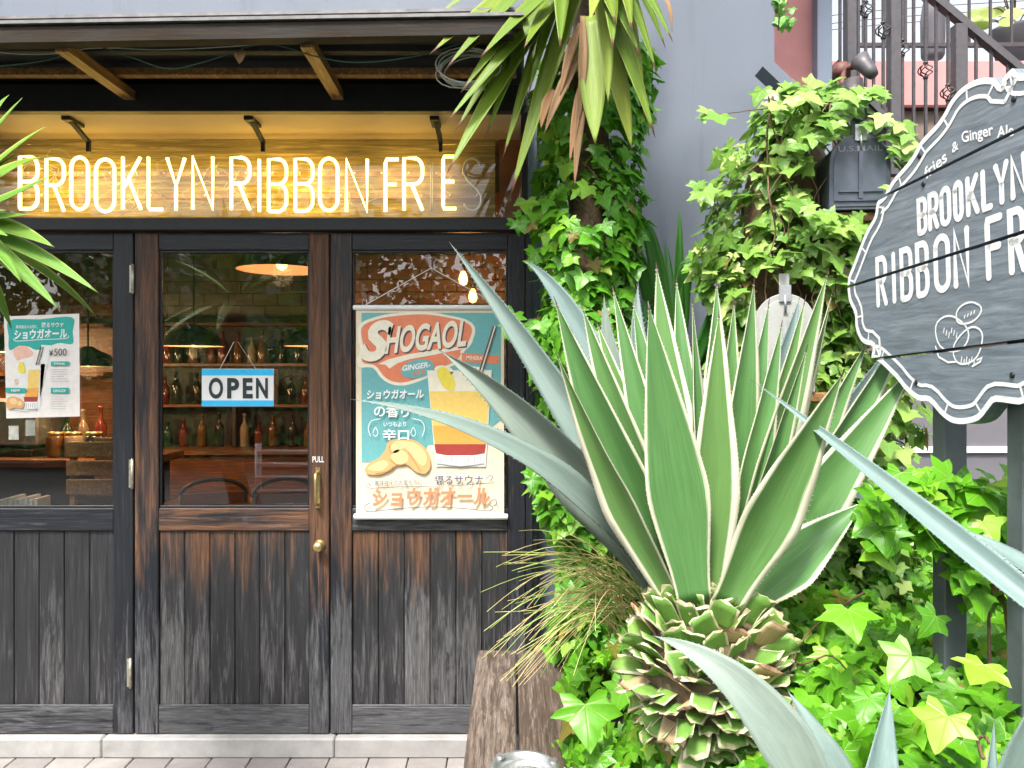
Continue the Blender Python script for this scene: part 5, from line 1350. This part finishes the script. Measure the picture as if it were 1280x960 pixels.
# sedge
sg = empty('sedge_clump', P(795, 760, 2.2), 'clump of thin straw coloured sedge arching over the bench end', 'grass')
mb = MB(); rd = random.Random(77)
for k in range(105):
    b = P(rd.uniform(760, 820), rd.uniform(735, 800), rd.uniform(2.1, 2.4))
    far = rd.random() < .36
    tx = rd.uniform(600, 665) if far else rd.uniform(640, 760); ty = (rd.uniform(690, 860) if far else rd.uniform(660, 850))
    t = P(tx, ty, 2.05 + rd.uniform(-.15, .2)); m = (b * .45 + t * .55) + Vector((rd.uniform(-.03, .04), rd.uniform(-.05, .05), rd.uniform(.05, .16)))
    pts = bez([b, b.lerp(m, .7) + Vector((0, 0, .05)), m, t], 10); mb.tint = rd.random()
    mb.tube(pts, [.0019 * (1 - .6 * i / 10) for i in range(11)], 4, cap=False)
def sedge_mat():
    m, nt, b, _ = newmat('sedge_blade'); at_ = nt.nodes.new('ShaderNodeAttribute'); at_.attribute_name = 'tint'
    nt.links.new(ramp(nt, at_.outputs['Fac'], [(0, (.48, .33, .15)), (.4, (.68, .56, .28)), (.75, (.50, .52, .17)), (1, (.22, .42, .08))]), b.inputs['Base Color']); b.inputs['Roughness'].default_value = .6; return m
o = mb.build('blade_mass', sedge_mat(), sg, tint=True); o['kind'] = 'stuff'

# =================================================================== PAINTED SIGN
D = Vector((.083, -1, .051)).normalized(); U = (Vector((0, 0, 1)) - D * D.z).normalized(); NN = D.cross(U).normalized()
SO = P(1061, 358, 2.0)
def sgn(px, py):
    r_ = P(px, py, 1.0) - CAM; t = (SO - CAM).dot(NN) / r_.dot(NN); q = CAM + r_ * t - SO; return Vector((q.dot(D), q.dot(U)))
def s3(q, off=0.0): return SO + D * q[0] + U * q[1] + NN * off
outl = [(1253, 107), (1247, 100), (1240.5, 97), (1227, 97.6), (1213, 103), (1200, 112.5), (1189, 126), (1181, 141), (1173, 153), (1163, 164), (1152, 176), (1146, 187), (1137.5, 200.6), (1127, 213), (1116, 226), (1106, 244), (1097, 253), (1094, 270), (1085, 286), (1078, 302), (1072, 318), (1066, 334), (1061.5, 345), (1060, 358), (1062, 376), (1069, 392), (1070, 408), (1075, 423), (1082, 430), (1091.5, 433), (1090, 448), (1098, 451), (1108, 460), (1121, 473), (1132, 487), (1148, 500), (1162, 502), (1175.5, 517), (1189, 527.5), (1205, 530), (1224, 525), (1238, 508.6), (1246, 502)]
q = [sgn(*p) for p in outl]
sc0 = .5
left = q
right = [Vector((2 * sc0 - p[0], p[1])) for p in q if p[0] < .395]
bot_mid = [Vector((s_, left[-1][1] - d_)) for s_, d_ in ((.585, .006), (.615, .0))]
top_mid = [Vector((s_, left[0][1] + d_)) for s_, d_ in ((.60, .02), (.575, .012))]
outline = left + bot_mid + [p for p in reversed(right)] + top_mid
outline = [Vector(p) for p in curve([tuple(p) for p in outline], 3)]
ps = empty('painted_sign', SO, 'scalloped grey plank sign on posts reading BROOKLYN RIBBON FRIES with potatoes', 'sign')
gaps = [sgn(1106, 245)[1], sgn(1062, 358)[1], sgn(1117, 446)[1]]
M['plank'] = None
def sign_wood():
    m, nt, b, _ = newmat('slate_painted_plank')
    v = coords(nt, 'Object', (26, 1.6, 26), True); g_ = noise(nt, v, 3.0, 8, .65, .6); g2 = noise(nt, coords(nt, 'Object', (3, 1, 3), True), 2.0, 6, .6)
    c = ramp(nt, g_, [(.28, (.080, .102, .128)), (.55, (.160, .195, .235)), (.8, (.27, .305, .345))])
    c = mixc(nt, math_(nt, 'MULTIPLY', math_(nt, 'SUBTRACT', g2, .5), 1.6, True), c, (.23, .255, .28))
    nt.links.new(c, b.inputs['Base Color']); b.inputs['Roughness'].default_value = .6; bump(nt, b, g_, .35, .003); return m
M['plank'] = sign_wood()
white_paint, nt_, b_p, _ = newmat('brushed_white_paint')
n_ = noise(nt_, coords(nt_, 'Object', (22, 2, 22)), 4.0, 6, .65)
nt_.links.new(ramp(nt_, n_, [(.28, (.40, .42, .45)), (.42, (.72, .73, .74)), (.7, (.82, .82, .82))]), b_p.inputs['Base Color']); b_p.inputs['Roughness'].default_value = .6
def clip_poly(poly, v0, v1):
    def half(pl, f):
        out = []
        for i in range(len(pl)):
            a, b = pl[i - 1], pl[i]; fa, fb = f(a), f(b)
            if (fa >= 0) != (fb >= 0): out.append(a.lerp(b, fa / (fa - fb)))
            if fb >= 0: out.append(b)
        return out
    pl = half(poly, lambda p: p[1] - v0); return half(pl, lambda p: v1 - p[1])
hg = .0035
ys = [9] + gaps + [-9]
TH = .035
for i in range(4):
    pl_ = clip_poly(outline, ys[i + 1] + hg, ys[i] - hg); mb = MB(); k = len(pl_)
    mb.v += [s3(p, 0) for p in pl_] + [s3(p, -TH) for p in pl_]
    mb.face(list(range(k))); mb.face(list(reversed(range(k, 2 * k))))
    for j in range(k): mb.face([j, k + j, k + (j + 1) % k, (j + 1) % k])
    o = recentred(mb, 'plank', M['plank'], ps)
    bm = bmesh.new(); bm.from_mesh(o.data); bmesh.ops.recalc_face_normals(bm, faces=bm.faces); bm.to_mesh(o.data); bm.free()
def cut_gaps(mb):
    """leave the paint off the open joints between the planks"""
    bm = bmesh.new(); me = mb.mesh('x', white_paint); bm.from_mesh(me); bpy.data.meshes.remove(me)
    for gv in gaps:
        for e in (-hg, hg):
            bmesh.ops.bisect_plane(bm, geom=list(bm.verts) + list(bm.edges) + list(bm.faces), plane_co=s3((0, gv + e)), plane_no=U)
    dl_ = [f for f in bm.faces if any(abs((f.calc_center_median() - SO).dot(U) - gv) < hg * .98 for gv in gaps)]
    bmesh.ops.delete(bm, geom=dl_, context='FACES')
    me = bpy.data.meshes.new('paint'); bm.to_mesh(me); bm.free(); me.materials.append(white_paint); return me
POFF = .0012
def painted(name, strokes=(), texts=()):
    mb = MB()
    for pts, wd in strokes: ribbon(mb, pts, wd, lambda p: s3(p, POFF))
    for body, bl, br, tl, off in texts:
        a = sgn(*bl); b = sgn(*br); c = sgn(*tl); text_quad(mb, body, s3(a, POFF), s3(b, POFF) - s3(a, POFF), s3(c, POFF) - s3(a, POFF), off)
    return link(name, cut_gaps(mb), ps)
# painted rim, inner line and ticks
def inset(poly, d):
    out = []; k = len(poly)
    for i in range(k):
        a = (poly[i] - poly[i - 1]); b = (poly[(i + 1) % k] - poly[i])
        if a.length < 1e-6 or b.length < 1e-6: out.append(poly[i].copy()); continue
        n1 = Vector((-a.y, a.x)).normalized(); n2 = Vector((-b.y, b.x)).normalized(); n = n1 + n2
        if n.length < .1: n = n1
        n.normalize(); out.append(poly[i] + n * d)
    return out
in0 = inset(outline, .006); in1 = inset(outline, .034)
painted('rim_line', [(in0 + [in0[0]], .012)])
painted('inner_line', [(in1 + [in1[0]], .008)])
io0, io1 = inset(outline, .010), inset(outline, .031)
for i in range(4, len(outline), 9): painted('rim_tick', [([io0[i], io1[i]], .005)])
# the two lines of lettering
def row(names, lefts, rights, ref_bot, ref_top, wd):
    vb, vt = sgn(*ref_bot)[1], sgn(*ref_top)[1]
    for ch, l_, r_ in zip(names, lefts, rights):
        sts = [([(l_ + (r_ - l_) * x, vb + (vt - vb) * y) for x, y in st], wd) for st in glyph(ch)]
        painted('letter', sts)
def sx(px, py): return sgn(px, py)[0]
l1 = [sx(p, 270) for p in (1149, 1163, 1178, 1195, 1211, 1230, 1247, 1268)]; r1 = [sx(p, 270) for p in (1157.5, 1172, 1187.5, 1203, 1223, 1240, 1261, 1283)]
row('BROOKLYN', l1, r1, (1149, 292), (1151, 250), .0132)
l2 = [sx(p, 350) for p in (1097.5, 1115, 1128, 1148, 1171, 1195.5, 1236, 1266)]; r2 = [sx(p, 350) for p in (1107.5, 1121, 1139.5, 1160, 1186.5, 1211, 1254, 1282)]
st_ = r2[-1]; 
l2 += [st_ + .016, st_ + .05, st_ + .10]; r2 += [st_ + .036, st_ + .085, st_ + .135]
row('RIBBONFRIES', l2, r2, (1097, 382), (1099, 324), .0150)
painted('small_lettering', texts=[('fries', (1158, 225), (1185, 201), (1155, 211), .02), ('&', (1191, 192), (1199, 186), (1190, 180), .02), ('Ginger', (1203.5, 183), (1243, 173), (1202, 165), .02), ('Ale', (1247, 173), (1268, 170), (1247, 158), .02)])
# chalk drawing of three potatoes
def oval(cx, cy, rx, ry, rot, n=22):
    cy -= 6
    c_, s_ = math.cos(R(rot)), math.sin(R(rot)); out = []
    for i in range(n + 1):
        a = 2 * math.pi * i / n; u, v_ = rx * math.cos(a) * (1 + .06 * math.sin(3 * a)), ry * math.sin(a); out.append(sgn(cx + u * c_ - v_ * s_, cy + u * s_ + v_ * c_))
    return out
painted('potato_drawing', [(oval(1211, 397, 17, 12, -32), .004), (oval(1190, 423, 20, 23, -30), .004), (oval(1211, 438, 16, 25, 28), .004)] +
        [([sgn(1170, 433), sgn(1174, 446), sgn(1186, 453), sgn(1196, 452)], .004), ([sgn(1222, 450), sgn(1228, 447), sgn(1226, 452), sgn(1216, 458)], .004)] +
        [([sgn(1181 + 3.2 * i, 410 + 3 * (i % 3)), sgn(1180 + 3.2 * i, 416 + 3 * (i % 3))], .0028) for i in range(6)] + [([sgn(1203 + 3.2 * i, 446 + 3 * (i % 2)), sgn(1202 + 3.2 * i, 453 + 3 * (i % 2))], .0028) for i in range(6)] + [([sgn(1207 + 4 * i, 394 - 2 * i), sgn(1206 + 4 * i, 398 - 2 * i)], .0028) for i in range(4)])
for (px, py) in ((1150, 195), (1155, 230), (1268, 124), (1266, 469), (1146, 478)):
    mb = MB(); c = s3(sgn(px, py), .0005); mb.lathe([(.001, .002), (.006, .002), (.006, 0)], c, 10, 0, NN.to_track_quat('Z', 'Y').to_matrix()); mb.build('screw', M['black'], ps)
for s_ in (.315, .545):
    top = s3((s_, .12), -TH - .030); b0 = Vector((top.x, top.y, .70))
    bbox('post', (top.x - .025, top.y - .025, .60), (top.x + .025, top.y + .025, top.z), M['grey_post'], ps, .003)
for v_ in (.10, -.13):
    mb = MB(); mb.beam(s3((.12, v_), -TH - .004 - .016), s3((.88, v_), -TH - .004 - .016), .06, .030, 0, NN); mb.build('batten', M['grey_dark'], ps)

# =================================================================== MAILBOXES
def mailbox(c, w_, h_, dep, yaw, body, label, flagcol, lettering=True, s_text=None):
    t = empty('mailbox', c, label, 'mailbox', 'mailboxes in the ivy'); t.rotation_euler.z = yaw
    def arch(wd, hh, n=14): 
        r_ = wd / 2; return [(-r_, 0), (-r_, hh - r_)] + [(r_ * math.cos(math.pi - math.pi * i / n), hh - r_ + r_ * math.sin(math.pi * i / n)) for i in range(1, n)] + [(r_, hh - r_), (r_, 0)]
    def ext(prof, y0, y1):
        mb = MB(); k = len(prof); mb.v += [Vector((x, y0, z)) for x, z in prof] + [Vector((x, y1, z)) for x, z in prof]
        mb.face(list(range(k))); mb.face(list(reversed(range(k, 2 * k))))
        for j in range(k): mb.face([j, k + j, k + (j + 1) % k, (j + 1) % k], None, 0, 1 < j < k - 3)
        return mb
    link('body', ext(arch(w_ * .97, h_ * .985), .012, dep).mesh('body', body), t, world=False)
    dm_ = ext(arch(w_, h_), 0, .02).mesh('door', body); bevel_mesh(dm_, .002); dr_ = link('door', dm_, t, world=False)
    link('raised_panel', bevel_mesh(ext([(x * .86, z * .9 + h_ * .04) for x, z in arch(w_, h_)], -.003, .001).mesh('raised_panel', body), .001), dr_, world=False)
    mb = MB(); mb.box((0, -.006, h_ * .45), (.012, .008, h_ * .62)); mb.box((0, -.005, h_ * .24), (w_ * .72, .006, .006)); mb.box((0, -.005, h_ * .12), (w_ * .84, .006, .005)); link('embossed_rib', mb.mesh('embossed_rib', body), dr_, world=False)
    mb = MB(); mb.box((0, -.004, h_ * 1.0), (.034, .012, .05)); mb.tube([(0, -.012, h_ * .80), (0, -.012, h_ * .98)], .004, 6); link('latch', mb.mesh('latch', flagcol), dr_, world=False)
    mb = MB(); mb.box((.004, .05, h_ * 1.08), (.03, .008, .085)); link('flag', mb.mesh('flag', body), t, world=False)
    if lettering:
        mb = MB(); text_quad(mb, 'U.S.MAIL', (-w_ * .36, -.0036, h_ * .76), (w_ * .72, 0, 0), (0, 0, h_ * .075), .01); link('embossed_lettering', mb.mesh('embossed_lettering', s_text), dr_, world=False)
    return t
mbx_black = plain('black_enamel', (.075, .090, .115), .38, .2, var=.3, nscale=14)
mbx_grey = plain('grey_beige_enamel', (.34, .345, .325), .45, .1, var=.1, nscale=14)
c = P(1075, 262, 2.36); mailbox(c, .182, .235, .42, R(-6), mbx_black, 'black arched mailbox with embossed lettering set in the ivy', M['metal'], True, plain('worn_emboss', (.24, .25, .27), .5))
c = P(981, 490, 2.34); mailbox(c, .175, .30, .30, R(-12), mbx_grey, 'light grey arched mailbox half hidden behind the agave leaves', M['metal'], True, mbx_grey)
st2 = empty('mailbox_stand', (.98, 2.66, 0), 'rough timber post stand carrying the mailboxes under the ivy', 'stand')
c = P(1075, 262, 2.36); bbox('post', (c.x - .05, 2.62, .3), (c.x + .04, 2.71, c.z - .032), M['rafter_wood'], st2, .004, (.2, .4, 0, 1))
bbox('shelf', (c.x - .12, 2.38, c.z - .03), (c.x + .11, 2.80, c.z - .002), M['rafter_wood'], st2, .003, (.2, .4, 0, 1))
c = P(981, 490, 2.34); bbox('shelf', (c.x - .12, 2.33, c.z - .03), (c.x + .13, 2.70, c.z - .002), M['rafter_wood'], st2, .003, (.2, .4, 0, 1))

# spotlight over the mailbox
sl_ = empty('spotlight', P(1078, 95, 2.75), 'grey outdoor spotlight with reddish arm above the black mailbox', 'spotlight')
rot_ = (Matrix.Rotation(R(150), 3, 'X') @ Matrix.Rotation(R(20), 3, 'Y')) * .8
mb = MB(); mb.lathe([(.001, .06), (.022, .058), (.03, .03), (.034, -.01), (.042, -.055), (.040, -.055), (.001, -.04)], P(1083, 84, 2.72), 18, 0, rot_); mb.build('lamp_head', M['iron_grey'], sl_)
mb = MB(); mb.lathe([(.001, .05), (.022, .048), (.03, .02), (.036, -.05), (.001, -.045)], P(1068, 118, 2.72), 18, 0, Matrix.Rotation(R(160), 3, 'X')); mb.build('lamp_head', M['iron'], sl_)
mb = MB(); mb.tube([P(1082, 84, 2.74), P(1068, 82, 2.78), P(1056, 86, 2.80), P(1052, 105, 2.80), P(1066, 116, 2.74)], .014, 8); mb.lathe([(.001, -.03), (.030, -.03), (.033, 0), (.022, .025), (.001, .03)], P(1052, 88, 2.82), 14); mb.build('arm', plain('rust_red_paint', (.11, .035, .025), .6, var=.3), sl_)
mb = MB(); mb.tube([P(1052, 105, 2.80), P(1050, 200, 2.80)], .012, 6); mb.build('stem', M['iron'], sl_)

# =================================================================== STAIRCASE, YARD AT THE RIGHT
pk = MB(); pk.box(((P(960, 0, 4.6).x + P(1017, 0, 4.6).x) / 2, 4.66, 2.6), (P(1017, 0, 4.6).x - P(960, 0, 4.6).x, .1, 5.2)); o = recentred(pk, 'pink_wall', M['pink']); tag(o, 'narrow upright strip of pink rendered wall right of the grey building', 'wall')
a = P(1017.5, 0, 4.5); b = P(1036, 0, 4.5); o = bbox('steel_column', (a.x, 4.45, 0), (b.x, 4.53, 5.2), M['bluegrey'], None, .004); tag(o, 'blue grey steel column beside the pink wall', 'column')
hv = empty('hanging_vine', P(975, 5, 3.0), 'dark green vine trailing down the edge of the grey wall at the top', 'vine'); rd = random.Random(4)
vm = ivy_leaf(300, M['ivy']).mesh('leaf', M['ivy'])
for k in range(26):
    o = link('leaf', vm, hv); p = P(rd.uniform(968, 990), rd.uniform(-30, 36), 3.24 + rd.uniform(0, .1)); o.matrix_local = Matrix.Translation(p - hv.location) @ leaf_frame(Vector((rd.uniform(-.5, .5), -1, .4)), Vector((.1, 0, -1))).to_4x4() @ Matrix.Scale(rd.uniform(.03, .05), 4)
mb = MB(); mb.tube([P(972, -40, 3.25), P(975, 0, 3.24), P(973, 38, 3.24)], .003, 5); mb.build('stem', M['stem'], hv)

SY = 4.9
scs = empty('staircase', P(1150, 470, SY), 'outdoor staircase with pink landing fascia behind the sign', 'staircase')
a = P(1037, 133, 5.6); b = P(1420, 76, 5.6); bbox('landing_fascia', (a.x, 5.6, a.z), (b.x, 5.68, b.z), M['pink'], scs, .003)
bbox('landing_edge', (a.x, 5.56, a.z - .022), (b.x, 5.69, a.z - .001), plain('maroon_edge', (.10, .03, .03), .6), scs, .002)
bbox('landing_wall', (a.x, 5.62, .0), (b.x, 5.70, a.z - .023), M['brown_wall'], scs, .003)
bbox('landing_floor', (a.x, 5.69, b.z - .08), (b.x, 7.2, b.z - .01), M['grey_dark'], scs, .003)
# flight descending to the right
s0 = P(1040, 70, SY + .05); s1 = P(1330, 345, SY + .05)
nst = 9
for k in range(nst):
    f0 = k / nst; x = s0.x + (s1.x - s0.x) * f0; z = s0.z + (s1.z - s0.z) * (k + 1) / nst
    bbox('step', (x, SY + .06, z), (x + (s1.x - s0.x) / nst + .02, SY + .58, z + .04), M['grey_dark'], scs, .003)
mb = MB(); mb.beam(P(1040, 82, SY + .03), P(1330, 372, SY + .03), .04, .10, 0); recentred(mb, 'stringer', M['iron_grey'], scs)
rl = empty('stair_railing', P(1120, 180, SY), 'dark iron stair railing with twisted basket balusters behind the sign', 'railing')
def hand_y(px): return -8 + (px - 1160) * .83
def low_y(px): return 108 + (px - 1068) * 1.0
mb = MB(); mb.beam(P(1040, hand_y(1040), SY), P(1330, hand_y(1330), SY), .06, .045); recentred(mb, 'handrail', M['iron_grey'], rl)
mb = MB(); mb.beam(P(1062, low_y(1062), SY), P(1330, low_y(1330), SY), .03, .03); recentred(mb, 'bottom_rail', M['iron_grey'], rl)
for px, w_ in ((1064, 12), (1119, 13), (1201, 15)):
    a = P(px - w_ / 2, hand_y(px) + 4, SY - .02); b = P(px + w_ / 2, low_y(px) + 60, SY - .02); bbox('post', (a.x, SY - .036, b.z), (b.x, SY + .036, a.z), M['iron_grey'], rl, .004)
def basket(c, parent):
    mb = MB(); r_, h_ = .040, .085
    for k in range(5):
        pts = []
        for i in range(13):
            t_ = i / 12; a_ = 2 * math.pi * k / 5 + t_ * math.pi * .9; rr = r_ * math.sin(math.pi * t_) + .004
            pts.append(c + Vector((rr * math.cos(a_), rr * math.sin(a_), (t_ - .5) * h_ * 1.05)))
        mb.tube(pts, .0042, 5)
    mb.lathe([(.001, .040), (.013, .040), (.017, .048), (.013, .056), (.001, .057)], c, 10); mb.lathe([(.001, -.057), (.013, -.056), (.017, -.048), (.013, -.040), (.001, -.040)], c, 10)
    return mb.build('basket', M['iron'], parent)
for k, (px, bas) in enumerate(((1082, 12), (1092, 0), (1104, 38), (1128, 60), (1142, 0), (1157, 88), (1170, 0), (1185, 116), (1220, 0), (1239, 0), (1260, 0), (1279, 205), (1298, 0), (1050, 0), (1073, 0))):
    a = P(px, hand_y(px) + 5, SY); b = P(px, low_y(px), SY); mb = MB()
    if bas:
        c = P(px, bas, SY); mb.box((a.x, SY, (a.z + c.z + .05) / 2), (.016, .016, a.z - c.z - .05)); mb.box((a.x, SY, (b.z + c.z - .05) / 2), (.016, .016, c.z - .05 - b.z))
    else: mb.box((a.x, SY, (a.z + b.z) / 2), (.016, .016, a.z - b.z))
    o = recentred(mb, 'baluster', M['iron'], rl)
    if bas: basket(c, o)
lr = empty('landing_railing', P(1200, 57, 5.62), 'level iron railing along the far stair landing', 'railing')
a = P(1070, 57, 5.62); b = P(1420, 57, 5.62); bbox('bottom_rail', (a.x, 5.60, a.z - .015), (b.x, 5.63, a.z + .015), M['iron'], lr, .002)
bbox('top_rail', (a.x, 5.59, a.z + .86), (b.x, 5.64, a.z + .90), M['iron'], lr, .003)
for k in range(17):
    x = a.x + .05 + k * .155; bbox('baluster', (x - .008, 5.607, a.z + .016), (x + .008, 5.623, a.z + .859), M['iron'], lr, 0)
# things on the landing
ur = empty('planter_urn', P(1166, 72, 6.0), 'grey urn standing on the stair landing', 'urn'); c = P(1166, 74, 6.0)
mb = MB(); mb.lathe([(.001, 0), (.07, 0), (.085, .03), (.09, .30), (.075, .42), (.065, .46), (.09, .50), (.001, .48)], c, 18); mb.build('pot', M['grey_dark'], ur)
for k in range(9):
    a_ = k * .7; d = Vector((math.cos(a_) * .6, math.sin(a_) * .6, .7)); b = c + Vector((0, 0, .48)); mb = MB(); blade(mb, [b, b + d * .2, b + d * .35 + Vector((0, 0, -.08))], .06, Vector((0, 0, 1)) - d * .3, prof_strap, n=8, across=4); recentred(mb, 'leaf', M['strap'], ur)
ft = empty('potted_shrub', P(1255, 70, 6.1), 'round leaved potted shrub on the landing at the top right', 'shrub'); c = P(1268, 72, 6.1)
mb = MB(); mb.lathe([(.001, 0), (.13, 0), (.17, .20), (.18, .22), (.001, .20)], c, 18); mb.build('pot', M['grey_dark'], ft)
rd = random.Random(12)
def round_leaf():
    mb = MB(); n = 14; mb.v.append(Vector((0, .5, -.04)))
    for i in range(n):
        a_ = 2 * math.pi * i / n; x, y = .42 * math.sin(a_), .5 - .5 * math.cos(a_); mb.v.append(Vector((x, y, .10 * abs(x) - .12 * y * y)))
    for i in range(n): mb.face([0, 1 + (i + 1) % n, 1 + i], [(0, 0)] * 3, 0, True)
    return mb.mesh('leaf', M['yucca_fresh'])
rlm = round_leaf(); stems_ = []
for k in range(34):
    px, py = rd.uniform(1205, 1310), rd.uniform(-60, 45); p = P(px, py, 6.1 + rd.uniform(-.2, .2)); o = link('leaf', rlm, ft)
    o.matrix_local = Matrix.Translation(p - ft.location) @ leaf_frame(Vector((rd.uniform(-.6, .6), -1, .5)), Vector((rd.uniform(-.8, .8), -.1, rd.uniform(-.9, .4)))).to_4x4() @ Matrix.Scale(rd.uniform(.10, .17), 4)
    if k % 3 == 0: stems_.append((c + Vector((0, 0, .2)), p))
for b, t in stems_:
    mb = MB(); mb.tube(bez([b, b.lerp(t, .5) + Vector((0, 0, .15)), t], 8), .005, 5); mb.build('twig', M['stem'], ft)
# garage door like cladding low behind the sign
gw = empty('garden_wall', P(1230, 640, 3.9), 'dark grey clad wall with a white band behind the sign posts', 'wall')
a = P(1120, 500, 3.9); b = P(1420, 820, 3.9)
bbox('cladding', (a.x, 3.9, 0), (b.x + .5, 4.0, P(0, 500, 3.9).z), M['grey_dark'], gw, .003)
bbox('white_band', (a.x, 3.885, P(0, 566, 3.9).z), (b.x + .5, 3.899, P(0, 558, 3.9).z), M['white'], gw, .002)
bbox('cladding_joint', (a.x, 3.894, P(0, 640, 3.9).z), (b.x + .5, 3.899, P(0, 637, 3.9).z), M['black'], gw, 0)
for k, py in enumerate((18, 26, 8)):
    wire_thing('power_line', [P(900, py + 30 * 1, 40), P(1100, py + 5, 40), P(1400, py - 14, 40)], .02, M['iron'], ('lowest', 'middle', 'highest')[(1, 0, 2)[k]] + ' of the power lines crossing the sky behind the railing')

# =================================================================== ACROSS THE STREET (seen in the door glass)
rg = empty('street_railing', (-1.5, -2.0, 0), 'steel pipe railing along the street, mirrored in the middle door glass', 'railing')
for z in (.12, .27, .42, .56, .70):
    mb = MB(); mb.tube([(-2.75, -2.0, z), (1.5, -2.0, z)], .022, 10); recentred(mb, 'rail', M['steel'], rg)
for x in (-2.75, -1.6, -.4, .8):
    mb = MB(); mb.tube([(x, -2.04, -.05), (x, -2.04, .78)], .038, 12); recentred(mb, 'post', M['steel'], rg)
hd = empty('hedge', (-3, -7, 0), 'leafy green hedge across the street, mirrored in the door glass', 'hedge')
mb = MB(); rd = random.Random(2)
for k in range(8200):
    x = rd.uniform(-10.5, 4.0); y = -7.0 + rd.uniform(-.5, .6); top = 4.4 + .5 * math.sin(x * 1.3) + .35 * math.sin(x * 3.1 + 1); z = rd.uniform(.1, top)
    p = Vector((x, y, z)); f_ = leaf_frame(Vector((rd.uniform(-1, 1), 1, rd.uniform(-.3, 1))), rv(rd, 1)); s_ = rd.uniform(.14, .28)
    b = len(mb.v); mb.v += [p + f_ @ (Vector(v) * s_) for v in ((0, -.5, 0), (.3, 0, .05), (0, .6, 0), (-.3, 0, .05))]; mb.face([b, b + 1, b + 2, b + 3])
o = mb.build('foliage', M['hedge'], hd); o['kind'] = 'stuff'
mb = MB(); mb.box((-3.25, -7.25, .7), (14.2, .4, 1.4)); mb.build('twig_core', M['stem'], hd)
hs_ = empty('street_house', (-6, -11, 0), 'pale house across the street, mirrored in the door glass', 'house')
bbox('wall', (-9, -12, 0), (-3.4, -9, 4.4), plain('cream_render', (.55, .52, .47), .8), hs_, .01); bbox('roof', (-9.3, -12.2, 4.4), (-3.1, -8.7, 4.6), M['grey_dark'], hs_, .01)
for x in (-8, -6.2, -4.6): bbox('window', (x, -8.995, 2.6), (x + .9, -8.95, 3.8), M['black'], hs_, .01)
